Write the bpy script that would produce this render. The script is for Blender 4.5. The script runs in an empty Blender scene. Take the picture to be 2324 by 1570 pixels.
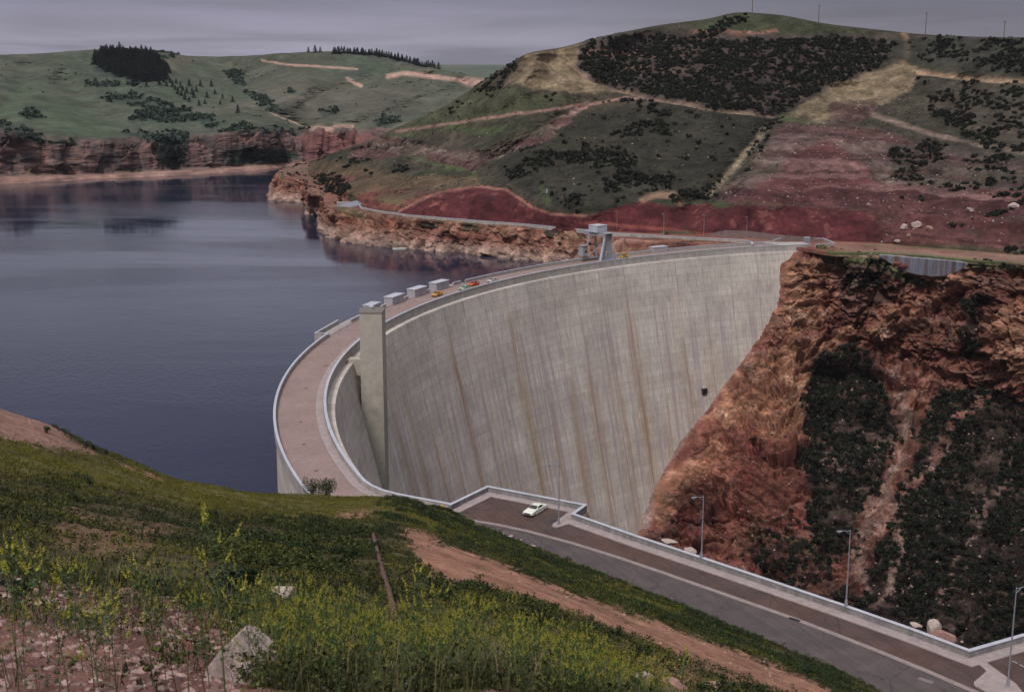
import bpy, math, random
import numpy as np
from mathutils import Vector, Matrix
R = math.radians
random.seed(7)
S = bpy.context.scene
col = S.collection

# ------------------------------------------------------------------ camera
F = 2900.0; CX = 1162.0; CY = 785.0; H = 75.0           # survey of the photograph: focal length in px of a 2324 px wide print
PITCH = math.atan((785 - 150) / F); cp, sp = math.cos(PITCH), math.sin(PITCH)
cam = bpy.data.cameras.new('camera'); co = bpy.data.objects.new('camera', cam); col.objects.link(co)
cam.sensor_width = 36; cam.lens = F / 2324 * 36
cam.clip_start = 0.2; cam.clip_end = 90000
co.location = (0, 0, H); co.rotation_euler = (math.pi / 2 - PITCH, 0, 0)
cam.dof.use_dof = True; cam.dof.focus_distance = 220; cam.dof.aperture_fstop = 11
S.camera = co
S.render.resolution_x = 1024; S.render.resolution_y = 691

# ------------------------------------------------------------------ light
SUN_EL, SUN_AZ = 52.0, 205.0            # azimuth clockwise from +Y
S.view_settings.view_transform = 'Standard'; S.view_settings.look = 'None'
S.view_settings.exposure = 0.15; S.view_settings.gamma = 1
W = bpy.data.worlds.new("World"); S.world = W; W.use_nodes = True
nt = W.node_tree; N = nt.nodes; L = nt.links; N.clear()
def nd(t, **k):
    n = N.new(t)
    for a, b in k.items(): setattr(n, a, b)
    return n
out = nd('ShaderNodeOutputWorld'); bg = nd('ShaderNodeBackground'); bg.inputs[1].default_value = 0.1
sky = nd('ShaderNodeTexSky', sky_type='NISHITA', sun_disc=False, sun_elevation=R(SUN_EL), sun_rotation=R(SUN_AZ))
tc = nd('ShaderNodeTexCoord'); sep = nd('ShaderNodeSeparateXYZ'); L.new(tc.outputs['Generated'], sep.inputs[0])
ramp = nd('ShaderNodeValToRGB'); cr = ramp.color_ramp
cr.elements[0].position = 0.0; cr.elements[0].color = (.26, .25, .325, 1)
cr.elements[1].position = 1.0; cr.elements[1].color = (.92, .90, .92, 1)
for p, c in ((.018, (.30, .288, .37)), (.05, (.205, .195, .275)), (.10, (.29, .28, .36)), (.16, (.37, .36, .44)), (.23, (.24, .235, .31)), (.33, (.14, .14, .21)), (.45, (.28, .28, .34)), (.60, (.66, .65, .70))):
    e = cr.elements.new(p); e.color = (*c, 1)
dz_ = nd('ShaderNodeMath', operation='MAXIMUM'); L.new(sep.outputs['Z'], dz_.inputs[0]); dz_.inputs[1].default_value = 0.0
dz2 = nd('ShaderNodeMath', operation='ADD'); L.new(dz_.outputs[0], dz2.inputs[0]); dz2.inputs[1].default_value = .07
dx_ = nd('ShaderNodeMath', operation='DIVIDE'); L.new(sep.outputs['X'], dx_.inputs[0]); L.new(dz2.outputs[0], dx_.inputs[1])
dy_ = nd('ShaderNodeMath', operation='DIVIDE'); L.new(sep.outputs['Y'], dy_.inputs[0]); L.new(dz2.outputs[0], dy_.inputs[1])
mp = nd('ShaderNodeCombineXYZ'); L.new(dx_.outputs[0], mp.inputs[0]); L.new(dy_.outputs[0], mp.inputs[1])
nz = nd('ShaderNodeTexNoise'); nz.inputs['Scale'].default_value = .42; nz.inputs['Detail'].default_value = 5; nz.inputs['Roughness'].default_value = .55
nz.inputs['Distortion'].default_value = .5
L.new(mp.outputs[0], nz.inputs[0])
m1 = nd('ShaderNodeMath', operation='MULTIPLY_ADD'); L.new(nz.outputs['Fac'], m1.inputs[0]); m1.inputs[1].default_value = .05; m1.inputs[2].default_value = -.025
ad = nd('ShaderNodeMath', operation='ADD', use_clamp=True); L.new(sep.outputs['Z'], ad.inputs[0]); L.new(m1.outputs[0], ad.inputs[1])
L.new(ad.outputs[0], ramp.inputs[0])
mr = nd('ShaderNodeMapRange'); mr.inputs[1].default_value = .32; mr.inputs[2].default_value = .68; mr.inputs[3].default_value = .68; mr.inputs[4].default_value = 1.22
L.new(nz.outputs['Fac'], mr.inputs[0])
mrx = nd('ShaderNodeMapRange', interpolation_type='SMOOTHSTEP'); mrx.inputs[1].default_value = -.12; mrx.inputs[2].default_value = .42; mrx.inputs[3].default_value = 1.0; mrx.inputs[4].default_value = .50
L.new(sep.outputs['X'], mrx.inputs[0])
# the dark squall only sits low over the eastern hill
el = nd('ShaderNodeMapRange'); el.inputs[1].default_value = .15; el.inputs[2].default_value = .6; el.inputs[3].default_value = 0; el.inputs[4].default_value = 1
L.new(sep.outputs['Z'], el.inputs[0])
mxx = nd('ShaderNodeMix'); L.new(el.outputs[0], mxx.inputs[0]); L.new(mrx.outputs[0], mxx.inputs[2]); mxx.inputs[3].default_value = 1.0
mu = nd('ShaderNodeMath', operation='MULTIPLY'); L.new(mr.outputs[0], mu.inputs[0]); L.new(mxx.outputs[0], mu.inputs[1])
mu2 = nd('ShaderNodeMath', operation='MULTIPLY'); L.new(mu.outputs[0], mu2.inputs[0]); mu2.inputs[1].default_value = 10.0
vm = nd('ShaderNodeVectorMath', operation='SCALE'); L.new(ramp.outputs[0], vm.inputs[0]); L.new(mu2.outputs[0], vm.inputs['Scale'])
mx = nd('ShaderNodeMix', data_type='RGBA'); mx.inputs[0].default_value = .93
L.new(sky.outputs[0], mx.inputs[6]); L.new(vm.outputs[0], mx.inputs[7])
L.new(mx.outputs[2], bg.inputs[0]); L.new(bg.outputs[0], out.inputs[0])
sl = bpy.data.lights.new('sun', 'SUN'); sl.energy = 1.95; sl.angle = R(10); sl.color = (1, .95, .90)
so = bpy.data.objects.new('sun', sl); col.objects.link(so)
a, e_ = R(SUN_AZ), R(SUN_EL)
so.rotation_euler = Vector((math.sin(a) * math.cos(e_), math.cos(a) * math.cos(e_), math.sin(e_))).to_track_quat('Z', 'Y').to_euler()

# ------------------------------------------------------------------ survey helpers (bearings read off the print -> metres)
def ray(px, py):
    x = (np.asarray(px, float) - CX) / F; y = -(np.asarray(py, float) - CY) / F
    return np.stack([x, cp + y * sp, -sp + y * cp], -1)
def PZ(px, py, z=0.0):
    d = ray(px, py); return np.array([0, 0, H]) + d * ((z - H) / d[..., 2:3] if d.ndim > 1 else (z - H) / d[2])
def PY(px, py, Y):
    d = ray(px, py); return np.array([0, 0, H]) + d * (np.asarray(Y, float)[..., None] / d[..., 1:2] if d.ndim > 1 else Y / d[1])
def bearing(P):
    x, y, z = P[..., 0], P[..., 1], P[..., 2] - H
    f = y * cp - z * sp; u = y * sp + z * cp; f = np.where(f < .1, .1, f)
    return CX + F * x / f, CY - F * u / f
def v3(p): return Vector([float(q) for q in p])

# ------------------------------------------------------------------ numpy noise
def _h(ix, iy, iz, s):
    n = ix * np.uint32(374761393) + iy * np.uint32(668265263) + iz * np.uint32(2246822519) + np.uint32(s * 144665 % 4294967296)
    n = (n ^ (n >> np.uint32(13))) * np.uint32(1274126177)
    n = (n ^ (n >> np.uint32(15))) * np.uint32(2246822519)
    return ((n ^ (n >> np.uint32(16))) & np.uint32(0xffffff)).astype(np.float32) * np.float32(1 / 0xffffff)
def vnoise(P, s=0):
    fl = np.floor(P); f = (P - fl).astype(np.float32); i = fl.astype(np.int64).astype(np.uint32); f = f * f * f * (f * (f * 6 - 15) + 10)
    x, y, z = i[..., 0], i[..., 1], i[..., 2]; one = np.uint32(1); fx, fy, fz = f[..., 0], f[..., 1], f[..., 2]
    def pl(zz):
        a = _h(x, y, zz, s); b = _h(x + one, y, zz, s); c = _h(x, y + one, zz, s); d = _h(x + one, y + one, zz, s)
        a = a + (b - a) * fx; c = c + (d - c) * fx; return a + (c - a) * fy
    a = pl(z); b = pl(z + one); return (a + (b - a) * fz) * 2 - 1
def fbm(P, sc, oct=4, s=0, gain=.5, ridged=False):
    P = P / np.asarray(sc, float); r = 0; a = 1; t = 0
    for o in range(oct):
        n = vnoise(P + o * 17.3, s + o)
        if ridged: n = 1 - 2 * np.abs(n)
        r = r + a * n; t += a; a *= gain; P = P * 2.03
    return r / t
def facet(P, sc, s=0):
    """blocky fracture pattern: height of the nearest tilted cell and the cell's own random number"""
    P = (P / np.asarray(sc, float)); fl = np.floor(P); i = fl.astype(np.int64).astype(np.uint32); f = (P - fl).astype(np.float32)
    best = np.full(P.shape[:-1], 9, np.float32); ht = np.zeros_like(best); idn = np.zeros_like(best)
    for dx in (-1, 0, 1):
        for dy in (-1, 0, 1):
            for dz in (-1, 0, 1):
                ix, iy, iz = i[..., 0] + np.uint32(dx & 0xffffffff), i[..., 1] + np.uint32(dy & 0xffffffff), i[..., 2] + np.uint32(dz & 0xffffffff)
                a, b, c = (_h(ix, iy, iz, s + k) for k in (1, 2, 3)); ex, ey, ez = f[..., 0] - dx - a, f[..., 1] - dy - b, f[..., 2] - dz - c
                d = ex * ex + ey * ey + ez * ez; m = d < best; best = np.where(m, d, best)
                hh = a - .5 + ex * (b - .5) * 1.3 + ey * (c - .5) * 1.3 + ez * ((a * 7.3) % 1 - .5) * 1.3
                ht = np.where(m, hh, ht); idn = np.where(m, (a * 13.7 + b) % 1, idn)
    return ht, idn
def ss(a, b, x):
    t = np.clip((x - a) / (b - a), 0, 1); return t * t * (3 - 2 * t)

# ------------------------------------------------------------------ object helpers
def tag(o, label=None, cat=None, group=None, kind=None):
    if label: o['label'] = label
    if cat: o['category'] = cat
    if group: o['group'] = group
    if kind: o['kind'] = kind
    return o
def link(name, me, mat=None, parent=None):
    o = bpy.data.objects.new(name, me); col.objects.link(o)
    if mat is not None and me is not None: me.materials.append(mat)
    if parent is not None: o.parent = parent
    return o
def empty(name, loc=(0, 0, 0), rz=0, label=None, cat=None, group=None):
    o = bpy.data.objects.new(name, None); col.objects.link(o); o.location = loc; o.rotation_euler = (0, 0, rz)
    o.empty_display_size = .5
    return tag(o, label, cat, group)
def copy_tree(o, parent=None):
    c = o.copy(); col.objects.link(c)
    if parent is not None: c.parent = parent
    for ch in list(o.children): copy_tree(ch, c)
    return c
def npmesh(name, V, Q, smooth=True, cols=None, uv=None):
    """V (n,3), Q (m,k) faces of equal size; cols (n,3) linear albedo"""
    me = bpy.data.meshes.new(name); V = np.ascontiguousarray(V, np.float32); Q = np.asarray(Q, np.int32); k = Q.shape[1]
    me.vertices.add(len(V)); me.vertices.foreach_set('co', V.ravel())
    me.loops.add(Q.size); me.loops.foreach_set('vertex_index', Q.ravel())
    me.polygons.add(len(Q)); me.polygons.foreach_set('loop_start', np.arange(0, Q.size, k, dtype=np.int32))
    try: me.polygons.foreach_set('loop_total', np.full(len(Q), k, np.int32))
    except Exception: pass
    me.polygons.foreach_set('use_smooth', np.full(len(Q), smooth))
    me.update(calc_edges=True)
    if cols is not None:
        at = me.color_attributes.new('col', 'FLOAT_COLOR', 'POINT')
        c4 = np.ones((len(V), 4), np.float32); c4[:, :3] = cols; at.data.foreach_set('color', c4.ravel())
    if uv is not None:
        ul = me.uv_layers.new(name='UVMap'); ul.data.foreach_set('uv', np.ascontiguousarray(uv[Q.ravel()], np.float32).ravel())
    return me
class MB:
    """collects solids, links them as one mesh"""
    def __init__(s): s.v = []; s.f = []; s.sm = []
    def add(s, vs, fs, sm=False):
        b = len(s.v); s.v += [tuple(float(c) for c in v) for v in vs]
        for f in fs: s.f.append(tuple(i + b for i in f)); s.sm.append(sm)
        return s
    def box(s, c, d, rz=0, M=None):
        x, y, z = d[0] / 2, d[1] / 2, d[2] / 2
        vs = [Vector((i * x, j * y, k * z)) for k in (-1, 1) for j in (-1, 1) for i in (-1, 1)]
        m = M if M is not None else Matrix.Rotation(rz, 3, 'Z')
        c = Vector(c); return s.add([m @ v + c for v in vs], [(0, 2, 3, 1), (4, 5, 7, 6), (0, 1, 5, 4), (2, 6, 7, 3), (0, 4, 6, 2), (1, 3, 7, 5)])
    def bar(s, a, b, w, h=None, w2=None, h2=None, up=(0, 0, 1)):
        a, b = Vector(a), Vector(b); h = w if h is None else h; w2 = w if w2 is None else w2; h2 = h if h2 is None else h2
        t = (b - a).normalized(); u = Vector(up)
        if abs(t.dot(u)) > .98: u = Vector((1, 0, 0))
        x = t.cross(u).normalized(); y = x.cross(t)
        vs = [a + x * i * w / 2 + y * j * h / 2 for i, j in ((-1, -1), (1, -1), (1, 1), (-1, 1))] + [b + x * i * w2 / 2 + y * j * h2 / 2 for i, j in ((-1, -1), (1, -1), (1, 1), (-1, 1))]
        return s.add(vs, [(0, 1, 2, 3), (7, 6, 5, 4), (0, 4, 5, 1), (1, 5, 6, 2), (2, 6, 7, 3), (3, 7, 4, 0)])
    def cyl(s, a, b, r, r2=None, n=10, cap=True, sm=True):
        a, b = Vector(a), Vector(b); r2 = r if r2 is None else r2; t = (b - a).normalized()
        u = Vector((0, 0, 1)) if abs(t.z) < .95 else Vector((1, 0, 0)); x = t.cross(u).normalized(); y = x.cross(t)
        vs = []
        for p, q in ((a, r), (b, r2)):
            for i in range(n): an = 2 * math.pi * i / n; vs.append(p + x * math.cos(an) * q + y * math.sin(an) * q)
        s.add(vs, [(i, (i + 1) % n, n + (i + 1) % n, n + i) for i in range(n)], sm)
        if cap: s.add(vs[:n], [tuple(range(n))[::-1]]); s.add(vs[n:], [tuple(range(n))])
        return s
    def prism(s, pts, z0, z1):
        n = len(pts); vs = [(p[0], p[1], z0) for p in pts] + [(p[0], p[1], z1) for p in pts]
        return s.add(vs, [tuple(range(n))[::-1], tuple(range(n, 2 * n))] + [(i, (i + 1) % n, n + (i + 1) % n, n + i) for i in range(n)])
    def build(s, name, mat=None, parent=None, smooth=None, bevel=0):
        me = bpy.data.meshes.new(name); me.from_pydata(s.v, [], s.f); me.update()
        me.polygons.foreach_set('use_smooth', s.sm if smooth is None else [smooth] * len(s.f))
        o = link(name, me, mat, parent)
        if bevel:
            b = o.modifiers.new('b', 'BEVEL'); b.width = bevel; b.segments = 2; b.limit_method = 'ANGLE'; b.angle_limit = R(35)
        return o

# ------------------------------------------------------------------ materials
def mat(name, build):
    m = bpy.data.materials.new(name); m.use_nodes = True; t = m.node_tree; b = t.nodes['Principled BSDF']
    build(t, t.nodes, t.links, b); return m
def setp(b, **k):
    for a, v in k.items(): b.inputs[a.replace('_', ' ')].default_value = v
def ntex(n, l, vec, scale, detail=4, rough=.6, stretch=None, dist=0):
    if stretch is not None:
        m = n.new('ShaderNodeMapping'); m.inputs['Scale'].default_value = stretch; l.new(vec, m.inputs[0]); vec = m.outputs[0]
    t = n.new('ShaderNodeTexNoise'); t.inputs['Scale'].default_value = scale; t.inputs['Detail'].default_value = detail
    t.inputs['Roughness'].default_value = rough; t.inputs['Distortion'].default_value = dist; l.new(vec, t.inputs[0]); return t.outputs['Fac']
def mapr(n, l, x, a, b, c, d):
    m = n.new('ShaderNodeMapRange'); m.inputs[1].default_value = a; m.inputs[2].default_value = b; m.inputs[3].default_value = c; m.inputs[4].default_value = d
    l.new(x, m.inputs[0]); return m.outputs[0]
def math_(n, l, op, a, b=None, clamp=False):
    m = n.new('ShaderNodeMath'); m.operation = op; m.use_clamp = clamp
    for i, x in enumerate((a, b)):
        if x is None: continue
        if isinstance(x, (int, float)): m.inputs[i].default_value = x
        else: l.new(x, m.inputs[i])
    return m.outputs[0]
def mix(n, l, f, a, b, blend='MIX'):
    m = n.new('ShaderNodeMix'); m.data_type = 'RGBA'; m.blend_type = blend
    for i, x in ((0, f), (6, a), (7, b)):
        if isinstance(x, (int, float)): m.inputs[i].default_value = x
        elif isinstance(x, tuple): m.inputs[i].default_value = (*x, 1) if len(x) == 3 else x
        else: l.new(x, m.inputs[i])
    return m.outputs[2]
def bump(n, l, b, h, s=.5, d=.1):
    m = n.new('ShaderNodeBump'); m.inputs['Strength'].default_value = s; m.inputs['Distance'].default_value = d; l.new(h, m.inputs['Height']); l.new(m.outputs[0], b.inputs['Normal'])
def simple(name, c, rough=.6, metal=0.0, var=.15, scale=3.0, spec=.5, bmp=0.0):
    def f(t, n, l, b):
        tcn = n.new('ShaderNodeTexCoord'); x = ntex(n, l, tcn.outputs['Object'], scale, 4)
        k = mapr(n, l, x, .25, .75, 1 - var, 1 + var)
        l.new(mix(n, l, 1.0, c, k, 'MULTIPLY'), b.inputs['Base Color'])
        setp(b, Roughness=rough, Metallic=metal); b.inputs['Specular IOR Level'].default_value = spec
        if bmp: bump(n, l, b, x, .4, bmp)
    return mat(name, f)
def terrain_mat(name, fine, amp=.35, bdist=.3, spec=.15, stretch=(1, 1, 1), amp2=.22):
    def f(t, n, l, b):
        at = n.new('ShaderNodeAttribute'); at.attribute_name = 'col'
        tcn = n.new('ShaderNodeTexCoord'); o = tcn.outputs['Object']
        x = ntex(n, l, o, 1 / fine, 6, .7, stretch); x2 = ntex(n, l, o, 1 / (fine * 7), 4, .6)
        k = math_(n, l, 'MULTIPLY', mapr(n, l, x, .3, .7, 1 - amp, 1 + amp), mapr(n, l, x2, .3, .7, 1 - amp2, 1 + amp2))
        l.new(mix(n, l, 1.0, at.outputs['Color'], k, 'MULTIPLY'), b.inputs['Base Color'])
        setp(b, Roughness=.95); b.inputs['Specular IOR Level'].default_value = spec
        bump(n, l, b, x, .9, bdist)
    return mat(name, f)
def leaf_mat(name, rough=.7):
    def f(t, n, l, b):
        at = n.new('ShaderNodeAttribute'); at.attribute_name = 'col'
        l.new(at.outputs['Color'], b.inputs['Base Color']); setp(b, Roughness=rough); b.inputs['Specular IOR Level'].default_value = .2
    return mat(name, f)
M_far = terrain_mat('far_hill_ground', 6, .25, 1.2)
M_hill = terrain_mat('east_hill_ground', 2.2, .32, .8)
M_rock = terrain_mat('canyon_rock', 1.3, .38, .7, .25, (1, 1, 2.2))
M_fg = terrain_mat('near_slope_ground', .35, .3, .12)
M_leaf = leaf_mat('leaves')
M_tin = simple('weathered_steel', (.30, .31, .36), .45, .3, .12, .6)
M_crane = simple('pale_grey_paint', (.30, .30, .33), .5, 0, .10, .8)
M_dark = simple('dark_rubber', (.02, .02, .022), .7)
M_glass = simple('dark_glass', (.02, .022, .026), .08, 0, .05, 1, .8)
M_chrome = simple('bumper_metal', (.45, .45, .46), .2, .9, .05)
M_lens = simple('headlight_glass', (.6, .6, .58), .15, 0, .05)
M_yellow = simple('yellow_paint', (.55, .30, .015), .45, 0, .1)
M_orange = simple('orange_yellow_paint', (.55, .24, .012), .4, 0, .08)
M_red = simple('orange_red_paint', (.50, .08, .025), .4, 0, .08)
M_mint = simple('mint_green_paint', (.30, .46, .30), .35, 0, .06)
M_white = simple('cream_white_paint', (.74, .77, .66), .25, 0, .04)
M_silver = simple('pale_beige_paint', (.48, .46, .42), .35, 0, .06)
M_wood = simple('weathered_wood', (.14, .09, .07), .9, 0, .4, 8)
M_galv = simple('galvanised_metal', (.36, .37, .42), .45, .5, .08, .9)
M_rust = simple('rusty_pipe', (.11, .055, .042), .8, 0, .4, 2.5)
M_hole = simple('recess_dark', (.012, .011, .011), .9)
M_stone = simple('pale_limestone', (.40, .315, .285), .85, 0, .35, 5, .3, .05)
M_stone_r = simple('reddish_stone', (.30, .17, .14), .9, 0, .35, 6, .3, .05)
def conc(name, c, var=.2, s=.35, bands=True):
    def f(t, n, l, b):
        tcn = n.new('ShaderNodeTexCoord'); o = tcn.outputs['Object']
        x = ntex(n, l, o, s, 6, .65); y = ntex(n, l, o, .9, 3, .6, (1, 1, .12)); z = ntex(n, l, o, 9, 3)
        k = math_(n, l, 'MULTIPLY', mapr(n, l, x, .3, .7, 1 - var, 1 + var), mapr(n, l, y, .3, .7, .86, 1.1))
        l.new(mix(n, l, 1.0, c, k, 'MULTIPLY'), b.inputs['Base Color']); setp(b, Roughness=.9); b.inputs['Specular IOR Level'].default_value = .2
        bump(n, l, b, z, .3, .02)
    return mat(name, f)
M_conc = conc('grey_concrete', (.36, .335, .315))
M_conc_l = conc('pale_walk_concrete', (.33, .27, .265), .12)
M_cap = conc('wall_cap_concrete', (.43, .44, .50), .07)
def tower_f(t, n, l, b):
    tcn = n.new('ShaderNodeTexCoord'); o = tcn.outputs['Object']; sx = n.new('ShaderNodeSeparateXYZ'); l.new(o, sx.inputs[0])
    x = ntex(n, l, o, .7, 6, .7); y = ntex(n, l, o, .35, 3, .5); z = mapr(n, l, math_(n, l, 'ADD', sx.outputs[2], mapr(n, l, y, .3, .7, -6, 6)), -4, -16, 0, 1)
    c = mix(n, l, z, (.41, .37, .32), (.28, .265, .22)); c = mix(n, l, math_(n, l, 'MULTIPLY', z, mapr(n, l, x, .54, .64, 0, .6)), c, (.14, .135, .11))
    fr = math_(n, l, 'FRACT', math_(n, l, 'DIVIDE', sx.outputs[2], 2.3)); c = mix(n, l, mapr(n, l, fr, .0, .05, .3, 0), c, (.15, .13, .11))
    c = mix(n, l, 1.0, c, mapr(n, l, x, .3, .7, .85, 1.15), 'MULTIPLY'); l.new(c, b.inputs['Base Color']); setp(b, Roughness=.9)
M_tower = mat('tower_concrete', tower_f)
M_deck = conc('pink_deck_concrete', (.27, .195, .18), .12, .12)
M_gut = conc('gutter_concrete', (.27, .215, .205), .15, .8)
M_block = conc('mottled_wall_concrete', (.36, .34, .32), .35, .25)
def dam_mat():
    def f(t, n, l, b):
        uvn = n.new('ShaderNodeUVMap'); uvn.uv_map = 'UVMap'; sx = n.new('ShaderNodeSeparateXYZ'); l.new(uvn.outputs[0], sx.inputs[0])
        u, v = sx.outputs[0], sx.outputs[1]; uv = uvn.outputs[0]
        BW, LH = 13.8, 2.5
        # distort nothing: true pour joints
        def brick(w, h, mort, offs, c1, c2, cm, bias=0):
            k = n.new('ShaderNodeTexBrick'); k.offset = offs; k.offset_frequency = 2; k.squash = 1
            k.inputs['Scale'].default_value = 1; k.inputs['Brick Width'].default_value = w; k.inputs['Row Height'].default_value = h
            k.inputs['Mortar Size'].default_value = mort; k.inputs['Mortar Smooth'].default_value = .3; k.inputs['Bias'].default_value = bias
            for i, c in ((1, c1), (2, c2), (3, cm)): k.inputs[i].default_value = (*c, 1)
            l.new(uv, k.inputs[0]); return k
        k1 = brick(BW, LH, .055, 0, (.475, .424, .380), (.535, .488, .440), (.36, .305, .27))
        k2 = brick(BW / 4, LH, .035, 0, (.96,) * 3, (1.05,) * 3, (.95,) * 3)
        c = mix(n, l, .6, k1.outputs[0], k2.outputs[0], 'MULTIPLY')
        # form marks and vertical mottling in the upper lifts
        m1 = ntex(n, l, uv, 1.0, 5, .75, (1.1, .16, 1)); m2 = ntex(n, l, uv, 1.0, 4, .6, (.05, .05, 1)); m3 = ntex(n, l, uv, 1.0, 5, .7, (.5, .5, 1))
        c = mix(n, l, 1.0, c, mapr(n, l, m1, .3, .7, .74, 1.24), 'MULTIPLY')
        c = mix(n, l, 1.0, c, mapr(n, l, m2, .35, .65, .86, 1.12), 'MULTIPLY')
        c = mix(n, l, 1.0, c, mapr(n, l, m3, .3, .7, .92, 1.08), 'MULTIPLY')
        # contraction joints: thin dark lines
        fr = math_(n, l, 'FRACT', math_(n, l, 'DIVIDE', u, BW)); dj = math_(n, l, 'MULTIPLY', math_(n, l, 'MINIMUM', fr, math_(n, l, 'SUBTRACT', 1.0, fr)), BW)
        jl = mapr(n, l, dj, .06, .30, 1, 0)
        c = mix(n, l, math_(n, l, 'MULTIPLY', jl, .38), c, (.19, .13, .12))
        # rust and ochre runs, mostly beside the joints, each starting at its own height
        s1 = ntex(n, l, uv, 1.0, 4, .6, (.62, .010, 1), .0); s2 = ntex(n, l, uv, 1.0, 4, .7, (1.3, .022, 1)); st = ntex(n, l, uv, 1.0, 2, .5, (.16, .002, 1))
        wn = n.new('ShaderNodeTexNoise'); wn.inputs['Scale'].default_value = 1; wn.inputs['Detail'].default_value = 0
        mp2 = n.new('ShaderNodeMapping'); mp2.inputs['Scale'].default_value = (.09, 0, 0); l.new(uv, mp2.inputs[0]); l.new(mp2.outputs[0], wn.inputs[0])
        top = mapr(n, l, wn.outputs['Fac'], .35, .65, -6, -55)
        below = mapr(n, l, math_(n, l, 'SUBTRACT', top, v), -2, 14, 0, 1)
        fade = mapr(n, l, v, -150, -60, .8, 1)
        near = mapr(n, l, dj, 0, 6.2, 1, 0)
        rj = math_(n, l, 'MULTIPLY', near, mapr(n, l, s2, .38, .60, .12, 1.1))
        g = math_(n, l, 'MULTIPLY', rj, mapr(n, l, st, .38, .56, .22, 1.1))
        g = math_(n, l, 'MULTIPLY', math_(n, l, 'MULTIPLY', g, below), fade, True)
        hue = mix(n, l, mapr(n, l, s1, .42, .58, 0, 1), (.32, .215, .09), (.27, .13, .085))
        c = mix(n, l, math_(n, l, 'MULTIPLY', g, .80, True), c, hue)
        # soft lilac seepage streaks
        g2 = math_(n, l, 'MULTIPLY', mapr(n, l, s1, .50, .64, 0, .75), mapr(n, l, v, -10, -30, 0, 1), True)
        c = mix(n, l, g2, c, (.34, .28, .29))
        l.new(c, b.inputs['Base Color']); setp(b, Roughness=.9); b.inputs['Specular IOR Level'].default_value = .15
        hh = math_(n, l, 'ADD', math_(n, l, 'MULTIPLY', m1, .3), math_(n, l, 'MULTIPLY', k1.outputs[1], -1.0))
        bump(n, l, b, hh, .5, .06)
    return mat('stained_dam_concrete', f)
M_dam = dam_mat()
def asphalt(name, c, red):
    def f(t, n, l, b):
        tcn = n.new('ShaderNodeTexCoord'); o = tcn.outputs['Object']
        x = ntex(n, l, o, .25, 5, .6); y = ntex(n, l, o, 25, 3); z = ntex(n, l, o, .06, 4, .6)
        q = ntex(n, l, o, .5, 4, .6, (.9, .12, 1))
        cc = mix(n, l, mapr(n, l, z, .4, .62, 0, .85), c, red)
        k = math_(n, l, 'MULTIPLY', mapr(n, l, x, .3, .7, .78, 1.2), mapr(n, l, y, .3, .7, .82, 1.18))
        cc = mix(n, l, 1.0, cc, k, 'MULTIPLY')
        vo_ = n.new('ShaderNodeTexVoronoi'); vo_.feature = 'DISTANCE_TO_EDGE'; vo_.inputs['Scale'].default_value = .14
        ds = n.new('ShaderNodeMapping'); ds.inputs['Rotation'].default_value = (0, 0, .78); ds.inputs['Scale'].default_value = (1, .45, 1); l.new(o, ds.inputs[0]); l.new(ds.outputs[0], vo_.inputs['Vector'])
        cc = mix(n, l, math_(n, l, 'MULTIPLY', mapr(n, l, vo_.outputs['Distance'], .004, .012, .55, 0), mapr(n, l, x, .42, .55, 0, 1)), cc, (.028, .022, .024))
        tw_ = ntex(n, l, ds.outputs[0], .9, 3, .5, (.05, 1.6, 1)); cc = mix(n, l, 1.0, cc, mapr(n, l, tw_, .35, .65, .88, 1.12), 'MULTIPLY')
        oil = ntex(n, l, o, .35, 2, .5)
        cc = mix(n, l, mapr(n, l, oil, .68, .74, 0, .6), cc, (.02, .016, .017))
        l.new(cc, b.inputs['Base Color']); setp(b, Roughness=.85); b.inputs['Specular IOR Level'].default_value = .3
        bump(n, l, b, y, .3, .01)
    return mat(name, f)
M_asph = asphalt('main_road_asphalt', (.084, .067, .069), (.095, .074, .073))
M_park = asphalt('parking_asphalt', (.070, .049, .046), (.098, .055, .044))
M_dirt = asphalt('red_dirt_road', (.21, .115, .09), (.27, .15, .115))
def water_mat():
    def f(t, n, l, b):
        tcn = n.new('ShaderNodeTexCoord'); o = tcn.outputs['Object']
        setp(b, Base_Color=(.020, .023, .046, 1), Roughness=.07, IOR=1.333)
        a1 = ntex(n, l, o, .55, 4, .6, (1, 1.0, 1)); a2 = ntex(n, l, o, .05, 3, .5)
        big = ntex(n, l, o, 1, 3, .55, (.0045, .016, 1), .8)
        k = mapr(n, l, big, .40, .60, .25, 1.5)
        h = math_(n, l, 'ADD', math_(n, l, 'MULTIPLY', a1, k), math_(n, l, 'MULTIPLY', a2, .8))
        sxy = n.new('ShaderNodeSeparateXYZ'); l.new(o, sxy.inputs[0])
        dx_ = math_(n, l, 'DIVIDE', math_(n, l, 'SUBTRACT', sxy.outputs[0], -222.0), 62.0); dy_ = math_(n, l, 'DIVIDE', math_(n, l, 'SUBTRACT', sxy.outputs[1], 716.0), 55.0)
        dd_ = math_(n, l, 'ADD', math_(n, l, 'MULTIPLY', dx_, dx_), math_(n, l, 'MULTIPLY', dy_, dy_)); wob = ntex(n, l, o, 1, 4, .6, (.012, .03, 1)); dd_ = math_(n, l, 'ADD', dd_, mapr(n, l, wob, .3, .7, -1.0, 1.2))
        calm = mapr(n, l, dd_, -.4, 2.2, .40, 1)
        h = math_(n, l, 'MULTIPLY', h, calm)
        bump(n, l, b, h, .5, .14)
        l.new(mapr(n, l, big, .38, .62, .03, .06), b.inputs['Roughness'])
    return mat('reservoir_water', f)
M_water = water_mat()

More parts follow.
